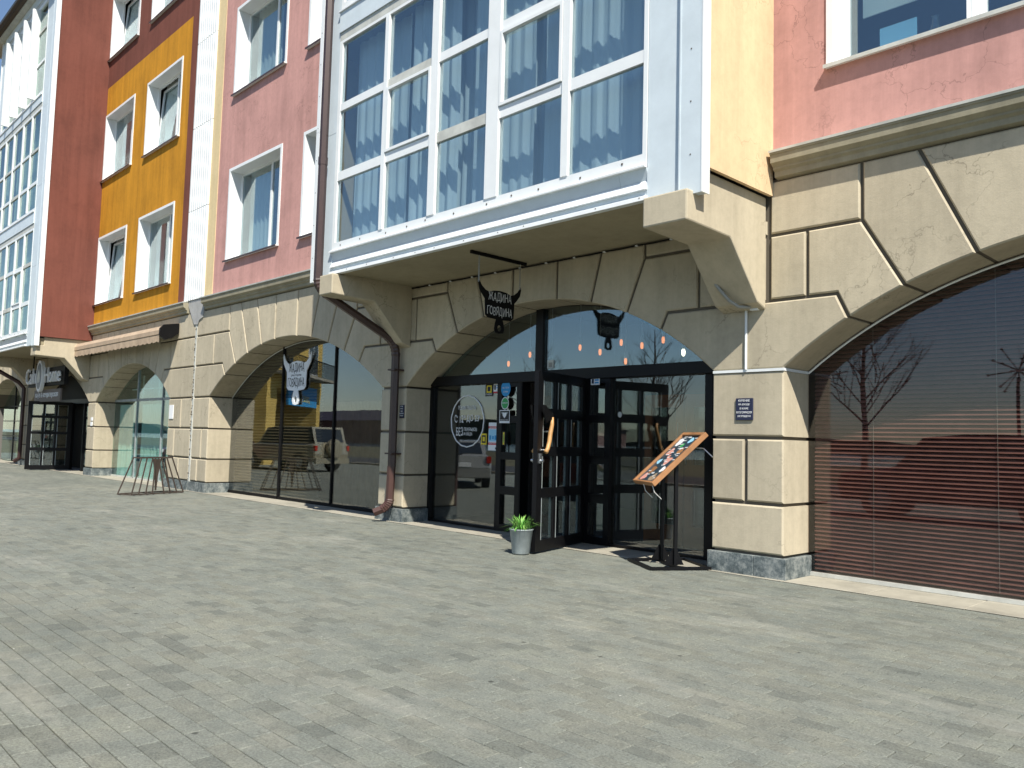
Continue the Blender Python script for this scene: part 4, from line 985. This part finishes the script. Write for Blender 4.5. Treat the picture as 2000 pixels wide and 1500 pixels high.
for i in range(34):
    u, t = random.uniform(-hw+.07, hw-.15), random.uniform(-hl+.06, hl-.08); ww = random.uniform(.04,.12)
    lb.add([bp_(u,t,.0085), bp_(u+ww,t+.01,.0085), bp_(u+ww,t+.022,.0085), bp_(u,t+.012,.0085)], [(0,1,2,3)])
o = obj("menu_captions", lb, M['print_w'], bd, local=True)
for s in (-1, 1):
    zt = cz_+.02
    obj("leg", MB().box(s*.23-.022, s*.23+.022, -.022, .022, .03, zt-.02), M['black'], ms, local=True)
    obj("gusset", MB().ext([(-.15,.031),(.13,.031),(.03,.24),(-.03,.24)], 'x', s*.23-.028, s*.23-.023), M['black'], ms, local=True)
obj("base_frame", MB().box(-.42,.42,-.42,-.38,0,.035).box(-.42,.42,.38,.42,0,.035).box(-.42,-.38,-.38,.38,0,.034).box(.38,.42,-.38,.38,0,.034).box(-.38,.38,-.02,.02,0,.033), M['black'], ms, local=True)
obj("lamp_arm", MB().tube([bp_(.2,.28,-.04), bp_(.34,.34,-.12), Vector((.50,.38,1.45))], .009, 6), M['steel'], ms, local=True)
for u in (-.02, .30): obj("loose_thread", MB().tube([bp_(u,-hl,-.02), bp_(u+.01,-hl-.04,-.1), bp_(u-.02,-hl-.02,-.24)], .005, 4), M['whitep'], ms, local=True)

# ---------------------------------------------------------------- pot with grass
pt = thing("plant_pot", "grey zinc bucket pot with green grass in front of the open door", "plant pot", (-8.30, 8.27, .01))
obj("bucket", MB().lathe([(.118,0),(.125,.01),(.165,.33),(.172,.335),(.172,.35),(.160,.35),(.150,.30),(.02,.29)], (0,0,0), 28), M['zinc'], pt, local=True, smooth=True)
obj("soil", MB().lathe([(.150,.0),(.145,.012),(.02,.02)], (0,0,.295), 16), flat("potting_soil", (.03,.02,.015), .95), pt, local=True)
gm = MB()
for k in range(150):
    a = random.uniform(0, 2*math.pi); r_ = random.uniform(0, .12); h = random.uniform(.10, .24); ln_ = random.uniform(.05, .20)
    p = Vector((r_*math.cos(a), r_*math.sin(a), .30)); d = Vector((math.cos(a+random.uniform(-.6,.6)), math.sin(a+random.uniform(-.6,.6)), 0)); s_ = Vector((-d.y, d.x, 0))*.007
    q = p+d*ln_*.35+Vector((0,0,h*.75)); e = p+d*ln_+Vector((0,0,h))
    if k % 3 == 0: e.z -= .09; e += d*.05
    gm.add([p-s_, p+s_, q+s_*1.2, q-s_*1.2, e], [(0,1,2,3),(3,2,4)], M['leaf'] if k % 2 else M['leaf2'])
o = obj("grass_tuft", gm, None, pt, local=True); o['kind'] = 'stuff'

# ---------------------------------------------------------------- metal frame on the pavement
mf = thing("metal_rack", "rusty tapering metal bar frame standing alone on the pavement by the left arches", "rack", (-21.52, 8.03, .0), math.atan2(1.52,-.59))
def seg(p, q, w_=.035): return MB().tube([p, q], w_*.6, 4, square=True)
for s in (-1, 1):
    yb_, yt = s*.24, s*.14
    obj("bottom_rail", seg((-.82,yb_,.03),(.82,yb_,.03)), M['rust'], mf, local=True); obj("top_rail", seg((-.50,yt,.93),(.50,yt,.93)), M['rust'], mf, local=True)
    if s < 0:
        for i in range(4):
            xb = -.81+i*.21; xt = -.49+i*.175 if i < 3 else -.05
            obj("bar", seg((xb,yb_,.04),(xt,yt,.92),.03), M['rust'], mf, local=True); obj("bar", seg((-xb,yb_,.04),(-xt,yt,.92),.03), M['rust'], mf, local=True)
    else:
        for x, x2 in ((-.81,-.49),(.81,.49)): obj("bar", seg((x,yb_,.04),(x2,yt,.92),.03), M['rust'], mf, local=True)
for sx in (-1, 1):
    obj("end_rail", seg((sx*.82,-.24,.03),(sx*.82,.24,.03)), M['rust'], mf, local=True); obj("end_rail", seg((sx*.50,-.14,.93),(sx*.50,.14,.93)), M['rust'], mf, local=True)
obj("centre_plate", MB().prism(ccw([(-.13,.90),(.13,.90),(.045,.45),(.02,.10),(-.02,.10),(-.045,.45)]), -.15, -.13), M['rust'], mf, local=True)

# ---------------------------------------------------------------- left block: awning, shop window, café sign, café door
aw = thing("awning", "rolled up tan fabric awning with scalloped valance above the teal shop window", "awning", (-27.4, 9.1, 4.4))
prof = [(YF-.02,4.72),(8.88,4.62),(8.80,4.50),(8.80,4.38),(8.83,4.36),(8.84,4.48),(8.92,4.58),(YF-.02,4.66)]
obj("awning_canvas", MB().ext(prof, 'x', -31.7, -23.7), M['awn'], aw)
vm = MB(); n = 90
top_, bot = [], []
for i in range(n+1):
    x = -31.7+8.0*i/n; top_.append((x, 8.815, 4.36)); bot.append((x, 8.812+.006*math.sin(i), 4.18-.035*abs(math.sin(i*math.pi/2*.5))))
vm.add(top_+bot, [(i, i+1, n+2+i, n+1+i) for i in range(n)]); vm2 = MB().add([(x, y+.012, z) for x, y, z in top_+bot], [(i, i+1, n+2+i, n+1+i) for i in range(n)])
obj("valance", vm, M['awn'], aw)
obj("end_cap", MB().ext([(YF-.02,4.74),(8.90,4.66),(8.80,4.55),(8.79,4.36),(8.95,4.22),(9.15,4.30),(YF-.02,4.45)], 'x', -23.69, -23.60), M['black'], aw)
obj("roller_tube", MB().tube([(-31.7,9.08,4.50),(-23.7,9.08,4.50)], .09, 10), M['zinc'], aw)
for x in (-30.9, -28.9, -26.9, -24.5): obj("folding_arm", MB().tube([(x,9.25,4.42),(x+.5,8.95,4.32)], .025, 6), M['zinc'], aw)

g3 = thing("shop_window", "light teal arched shop window with pale curtains below the awning", "window", (-27.4, YG, 0))
for a, b in ((-30.62,-28.45),(-28.42,-26.25),(-26.22,-24.10)): arch_pane(A3, a, b, .06, par=g3, mat=M['glass_t'])
for x in (-28.435, -26.235): mull(A3, x, .05, .03, g3, mat=M['zinc'])
B("transom", -30.6, -24.12, YG-.03, YG+.05, 2.60, 2.68, M['zinc'], g3); B("bottom_rail", -30.6, -24.12, YG-.03, YG+.05, .012, .06, M['dirtw'], g3)
wavy(-30.5, -28.9, YG+.12, .05, 2.5, .03, .3, M['curtainw'], g3, 0); wavy(-28.3, -26.6, YG+.14, .05, 2.5, .03, .3, M['curtainw'], g3, 1); wavy(-26.0, -24.2, YG+.12, .05, 2.4, .03, .3, M['curtainw'], g3, 2)
B("back_panel", -30.9, -23, YG+1.4, YG+1.45, .05, 4.3, M['curtain'], g3)
B("rail_ornament", -29.9, -25.0, YG+.3, YG+.34, 3.02, 3.06, M['print_w'], g3)
for x in (-28.9, -27.5, -26.9): B("rail_ornament", x, x+.05, YG+.3, YG+.34, 2.75, 3.5, M['print_w'], g3)
g5 = thing("shop_window", "pale glazed arch window at the far left edge beyond the café door", "window", (-43.4, YG, 0))
for a, b in ((-46.5,-44.4),(-44.37,-42.3),(-42.27,-40.3)): arch_pane(A5, a, b, .06, par=g5, mat=M['glass_t'])
for x in (-44.385, -42.285): mull(A5, x, .06, .03, g5, mat=M['black'])
for z in (1.2, 1.9, 2.6): B("glazing_bar", -46.4, -40.35, YG-.03, YG+.05, z, z+.04, M['black'], g5)
B("back_panel", -46.4, -40.3, YG+.6, YG+.65, .05, 3.2, M['cream'], g5)
B('dark_backing', -39.1, -31.5, YG+.6, YG+.65, .03, 4.4, M['blackm'], bldB)  # dark sheet added behind the café glazing to keep the arch black
g4_ = thing("cafe_entrance", "black glazed café entrance screen under the far left bay", "entrance", (-35.5, YG, 0))
B("header_beam", -39.2, -31.4, YG-.08, YG+.1, 2.6, 2.78, M['black'], g4_)
arch_pane(A4, -39.2, -31.4, 2.78, par=g4_, mat=M['blackm'], name="fanlight_dark_cover")  # black cover in place of fanlight glass, standing in for its darkness
for a, b in ((-39.15,-37.2),(-33.9,-31.45)):
    B("glass_pane", a, b, YG, YG+.012, .05, 2.6, M['glass'], g4_)
for x in (-39.17, -37.2, -35.4, -33.9, -32.6, -31.43): B("post", x-.05, x+.05, YG-.05, YG+.06, .02, 2.6, M['black'], g4_)
door_leaf("cafe_door", "open black café door leaf with small panes standing out under the café sign", (-35.25, 9.93, .03), 1.52, math.atan2(-1.5,-.2), 2.62, [(.16,.72),(.84,1.36),(1.46,1.98),(2.08,2.5)], 3)

cs = thing("cafe_sign", "raised white serif letters reading Cake Home with an oval medallion, below the far left bay", "sign", (-34.7, 8.8, 3.5))
obj("lettering", text_mesh("Cake", M['print_w'], 1.75, .62, (-37.2, 8.72, 3.33), (1,0,0), (0,0,1), .05), None, cs)
obj("lettering", text_mesh("Home", M['print_w'], 2.0, .58, (-34.55, 8.72, 3.33), (1,0,0), (0,0,1), .05), None, cs)
obj("sign_back", MB().box(-37.1, -32.3, 8.76, 8.90, 3.22, 3.9), M['blackm'], cs)
pts = [(-34.98+.40*math.cos(t*math.pi/16), 3.60+.60*math.sin(t*math.pi/16)) for t in range(32)]
ov = obj("oval_medallion", MB().prism(ccw(pts), 8.60, 8.72), M['print_w'], cs)
pts = [(-34.98+.32*math.cos(t*math.pi/16), 3.60+.50*math.sin(t*math.pi/16)) for t in range(32)]
obj("oval_ring", MB().prism(ccw(pts), 8.594, 8.5995), M['navy'], ov)
obj("emblem", MB().prism(ccw([(-35.13,3.35),(-34.83,3.35),(-34.80,3.52),(-34.88,3.72),(-34.98,3.86),(-35.08,3.72),(-35.16,3.52)]), 8.588, 8.5935), M['dirtw'], ov)
for x in (-36.9, -32.5): obj("hanger", MB().box(x, x+.05, 8.84, 8.88, 3.9, 4.49), M['blackm'], cs)
c2 = thing("cafe_sign_board", "narrow grey board reading кафе & кондитерская hanging below the Cake Home letters", "sign", (-34.4, 8.8, 2.85))
obj("board", MB().box(-36.2, -32.75, 8.78, 8.84, 2.62, 3.08), flat("grey_brown_board", (.13,.11,.10), .6), c2)
obj("lettering", text_mesh("кафе & кондитерская", M['print_w'], 3.0, .26, (-36.0, 8.779, 2.74), (1,0,0), (0,0,1), .012), None, c2)
for x in (-36.0, -32.95): obj("hanger", MB().box(x, x+.04, 8.80, 8.83, 3.08, 3.22), M['blackm'], c2)
nb = MB().box(-30.98, -30.80, YF-.02, YF, 1.92, 2.04); np_ = tag(obj("notice", nb, M['print_w']), "small white notice on the pier left of the teal shop window, upper of the pair", "notice")
tag(obj("notice", MB().box(-31.0, -30.82, YF-.02, YF, 1.74, 1.88), M['print_w']), "small white notice on the pier left of the teal shop window, lower of the pair", "notice")
tag(obj("notice", MB().box(-24.0, -23.72, YF-.02, YF, 1.98, 2.38), M['print_w']), "white sheet of notices on the stone right of the teal shop window", "notice")

# ---------------------------------------------------------------- surroundings met in the reflections
def wheel(par, x, y, r_=.42):
    t = obj("wheel", MB().lathe([(r_*.6,-.12),(r_,-.11),(r_,.11),(r_*.6,.12)], (x,y,r_), 20, ax='y'), M['tyre'], par, local=True)
    obj("rim", MB().lathe([(r_*.15,-.13),(r_*.6,-.125),(r_*.6,.125),(r_*.15,.13)], (x,y,r_), 14, ax='y'), M['zinc'], t, local=True)
def car(name, label, loc, rz, prof, roof, W, mat, spare=False):
    """prof: (x,z) lower body outline; roof: (x,z) greenhouse outline; lofted with tumblehome"""
    c = thing(name, label, "car", loc, rz)
    def loft(P, ws, mt, nm):
        n = len(P); vs = []
        for (w_, ins) in ws: vs += [(x, w_, z) for x, z in offset(ccw(P), -ins)]
        fs = [tuple(range(n))]
        for k in range(len(ws)-1): fs += [(k*n+i, (k+1)*n+i, (k+1)*n+(i+1) % n, k*n+(i+1) % n) for i in range(n)]
        fs.append(tuple(reversed(range((len(ws)-1)*n, len(ws)*n))))
        return obj(nm, MB().add(vs, fs), mt, c, local=True)
    h = W/2
    loft(prof, [(-h,.07),(-h+.07,0),(h-.07,0),(h,.07)], mat, "body")
    loft(roof, [(-h+.18,.10),(-h+.12,.0),(h-.12,.0),(h-.18,.10)], mat, "cabin")
    zt = max(z for x, z in roof); zb = min(z for x, z in roof); inn = offset(ccw(roof), -.09)
    obj("side_window", MB().ext([(x, z) for x, z in inn], 'y', -h+.105, h-.105), M['carglass'], c, local=True)
    xr_ = min(x for x, z in prof)
    rb = min(roof, key=lambda p: (p[1] > zb+.05, p[0])); rt_ = min([p for p in roof if p[1] > zt-.12], key=lambda p: p[0])
    a = Vector((rb[0], 0, rb[1])); b = Vector((rt_[0], 0, rt_[1])); nrm = Vector((-(b-a).z, 0, (b-a).x)).normalized()*.012
    q = [a.lerp(b,.15)+nrm, a.lerp(b,.88)+nrm]
    obj("rear_window", MB().add([(q[0].x,-h+.25,q[0].z),(q[0].x,h-.25,q[0].z),(q[1].x,h-.30,q[1].z),(q[1].x,-h+.30,q[1].z)], [(0,1,2,3)]), M['carglass'], c, local=True)
    xs = [x for x, z in prof]; L = max(xs)-min(xs)
    for fx in (.19, .81):
        for s in (-1, 1): wheel(c, min(xs)+L*fx, s*(h-.10))
    zl = .85 if not spare else .95
    for s in (-1, 1):
        obj("tail_lamp", MB().box(xr_-.01, xr_+.12, s*h*.98-.14*(s > 0)-.0*(s < 0), s*h*.98+.14*(s < 0), zl, zl+.22), M['redlamp'], c, local=True)
        obj("headlamp", MB().box(max(xs)-.10, max(xs)+.005, s*(h-.35)-.15, s*(h-.35)+.15, .68, .82), M['print_w'], c, local=True)
    obj("rear_bumper", MB().box(xr_-.07, xr_+.05, -h+.05, h-.05, .38, .62), mat, c, local=True)
    obj("licence_plate", MB().box(xr_-.02, xr_-.005, -.3, .3, .72, .86), M['print_w'], c, local=True)
    if spare:
        obj("spare_wheel", MB().lathe([(.10,-.26),(.38,-.25),(.42,-.18),(.42,-.02),(.3,0)], (xr_, 0, 1.05), 24, ax='x'), mat, c, local=True)
    return c
sed_b = [(-2.5,.35),(2.35,.32),(2.5,.6),(2.4,.82),(1.2,1.02),(-1.6,1.08),(-2.45,1.06),(-2.55,.7)]
sed_r = [(-1.95,1.05),(1.3,1.0),(.45,1.52),(-.2,1.60),(-1.0,1.56)]
suv_b = [(-2.5,.45),(2.5,.42),(2.6,.8),(2.5,1.05),(1.3,1.22),(-2.5,1.25),(-2.58,.8)]
suv_r = [(-2.48,1.2),(1.35,1.18),(.7,1.92),(-.2,2.02),(-2.2,2.0)]
car("parked_car", "silver saloon car parked on the plaza edge, seen in the entrance glass", (-22.4, 1.0, 0), R(217), sed_b, sed_r, 1.95, M['silver'])
car("parked_car", "beige off road car with covered spare wheel, seen in the arched window", (-34.3, .9, 0), R(168), suv_b, suv_r, 2.1, M['champ'], True)
car("parked_car", "red people carrier standing left of the camera, seen in the right hand shop window", (-6.4, -.9, 0), R(172), suv_b, suv_r, 1.9, M['redcar'])
car("parked_car", "red saloon car parked before the yellow house, seen in the arched window", (-37.5, 3.2, 0), R(75), sed_b, sed_r, 1.9, M['redcar'])
# yellow house closing the square on the left, outside the frame
yh = thing("yellow_house", "yellow plastered house with balcony and blue sign, seen in the arched window", "house", (-42, -2, 0), math.atan2(-6.9, -6.25)+math.pi)
lx = 9.4
w_ = MB(); w_.box(-lx/2, lx/2, -.0, 5, 4.2, 9.5, M['yhouse']); w_.box(-lx/2, -3.9, 0, 5, 0, 4.2, M['yhouse']); w_.box(3.2, lx/2, 0, 5, 0, 4.2, M['yhouse']); w_.box(-3.9, 3.2, 3, 4.8, 0, 4.2, M['darkw'])
yh.rotation_euler = (0, 0, math.atan2(6.9, 6.25)); yh.location = (-46.0, -7.4, 0)
for k in range(len(w_.v)):
    x, y, z = w_.v[k]; w_.v[k] = (x+lx/2, y, z)
obj("wall", w_, M['yhouse'], yh, local=True)
for x in (1.0, 5.6):
    for z in (5.3,): 
        wi = obj("window", MB().box(x, x+1.8, -.06, 0, z, z+2.4), M['white'], yh, local=True)
        for k in (0, 1): obj("pane", MB().box(x+.1+k*.85, x+.1+k*.85+.75, -.07, -.061, z+.1, z+2.3), M['carglass'], wi, local=True)
bl = obj("balcony", MB().box(.4, 9.0, -1.1, -.001, 4.9, 5.05), M['conc'], yh, local=True)
rl = MB()
for i in range(44): rl.box(.45+i*.198, .48+i*.198, -1.08, -1.05, 5.05, 5.95)
rl.box(.4, 9.0, -1.1, -1.04, 5.95, 6.0); obj("railing", rl, M['blackm'], bl, local=True)
sg = obj("shop_sign", MB().box(1.2, 6.4, -.12, -.001, 3.3, 4.5), M['print_b'], yh, local=True)
obj("lettering", text_mesh("ДВЕРИ", M['print_y'], 2.0, .42, (2.6, -.121, 3.5), (1,0,0), (0,0,1), .01), None, sg, local=True)
obj("house_logo", MB().prism(ccw([(4.9,3.5),(5.9,3.5),(5.9,3.9),(5.4,4.3),(4.9,3.9)]), -.13, -.121), M['print_w'], sg, local=True)

def tree(name, label, loc, h, seed):
    rnd = random.Random(seed); t = thing(name, label, "tree", loc)
    tr = MB(); br = MB()
    tr.tube([(0,0,-.05),(.05,0,h*.25),(-.03,.05,h*.5),(.04,0,h*.8),(0,0,h)], [.16,.13,.10,.05,.015], 7)
    def branch(p, d, L, r_, dep):
        q = p+d*L*.5+Vector((rnd.uniform(-.1,.1),rnd.uniform(-.1,.1),.05))*L; e = q+(d+Vector((0,0,.25))).normalized()*L*.5
        br.tube([p, q, e], [r_, r_*.7, r_*.35], 4, cap=False)
        if dep > 0:
            for k in range(4):
                s_ = rnd.uniform(.3, 1); b = p.lerp(e, s_); dd = (d+Vector((rnd.uniform(-.8,.8),rnd.uniform(-.8,.8),rnd.uniform(-.1,.7)))).normalized()
                branch(b, dd, L*rnd.uniform(.4,.65), r_*.5, dep-1)
    for k in range(24):
        z = h*(.28+.68*k/24); a = k*2.4; L = h*.30*(1.15-k/26); branch(Vector((0,0,z)), Vector((math.cos(a),math.sin(a),.75)).normalized(), L, .05*(1-k/30), 2)
    obj("trunk", tr, M['bark'], t, local=True); obj("crown", br, M['bark'], t, local=True); return t
tree("bare_tree", "bare tree by the road reflected in the right hand window", (-15, -16, 0), 9, 1)
tree("bare_tree", "bare tree by the road reflected right of the entrance", (-27, -17, 0), 8, 2)
tree("bare_tree", "bare tree farther along the road reflected in the entrance glass", (-44, -26, 0), 9, 3)
tree("bare_tree", "bare tree behind the camera reflected at the right edge", (-7, -19, 0), 8, 4)
def burst(loc, label):
    t = thing("starburst_lamp", label, "street lamp", loc); obj("pole", MB().tube([(0,0,0),(0,0,3.9)], .05, 8), M['blackm'], t, local=True)
    m_ = MB()
    for k in range(16):
        ph = math.acos(1-2*(k+.5)/16); th = k*2.4; d = Vector((math.sin(ph)*math.cos(th), math.sin(ph)*math.sin(th), math.cos(ph)))
        c = Vector((0,0,4.1)); m_.tube([c, c+d*.75], .018, 4); m_.lathe([(.01,-.04),(.05,0),(.01,.04)], tuple(c+d*.78), 6)
    obj("spokes", m_, M['blackm'], t, local=True)
burst((-13, -7.8, 0), "starburst street lamp reflected left in the right hand window"); burst((-7, -7.8, 0), "starburst street lamp reflected right in the right hand window")
def cane(loc, label):
    t = thing("street_lamp", label, "street lamp", loc); p = [(0,0,0),(0,0,6)]+[(.7-.7*math.cos(a*math.pi/8), 0, 6+.9*math.sin(a*math.pi/8)) for a in range(1, 8)]
    obj("pole", MB().tube(p, .06, 6), M['blackm'], t, local=True); obj("lamp_head", MB().lathe([(.25,-.2),(.15,0),(.03,.1)], (1.4,0,6.1), 10), M['blackm'], t, local=True)
cane((-45,-14,0), "curved street lamp reflected beside the white sign"); cane((-52,-30,0), "farther curved street lamp reflected in the arched window")
for i, (x, y, wd, hh, mt) in enumerate([(-190,-108,34,6,'red'),(-240,-130,40,7,'cream'),(-150,-150,25,5,'pink')]):
    b = thing("distant_house", ["low brick red building across the river, seen in reflections", "cream building across the river, seen in reflections", "pink building across the river, seen in reflections"][i], "building", (x, y, 0))
    obj("wall", MB().box(-wd/2, wd/2, -6, 6, 0, hh), M[mt], b, local=True); obj("roof", MB().ext([(-6.5,hh),(6.5,hh),(0,hh+3)], 'x', -wd/2-.5, wd/2+.5), M['brownp'], b, local=True)
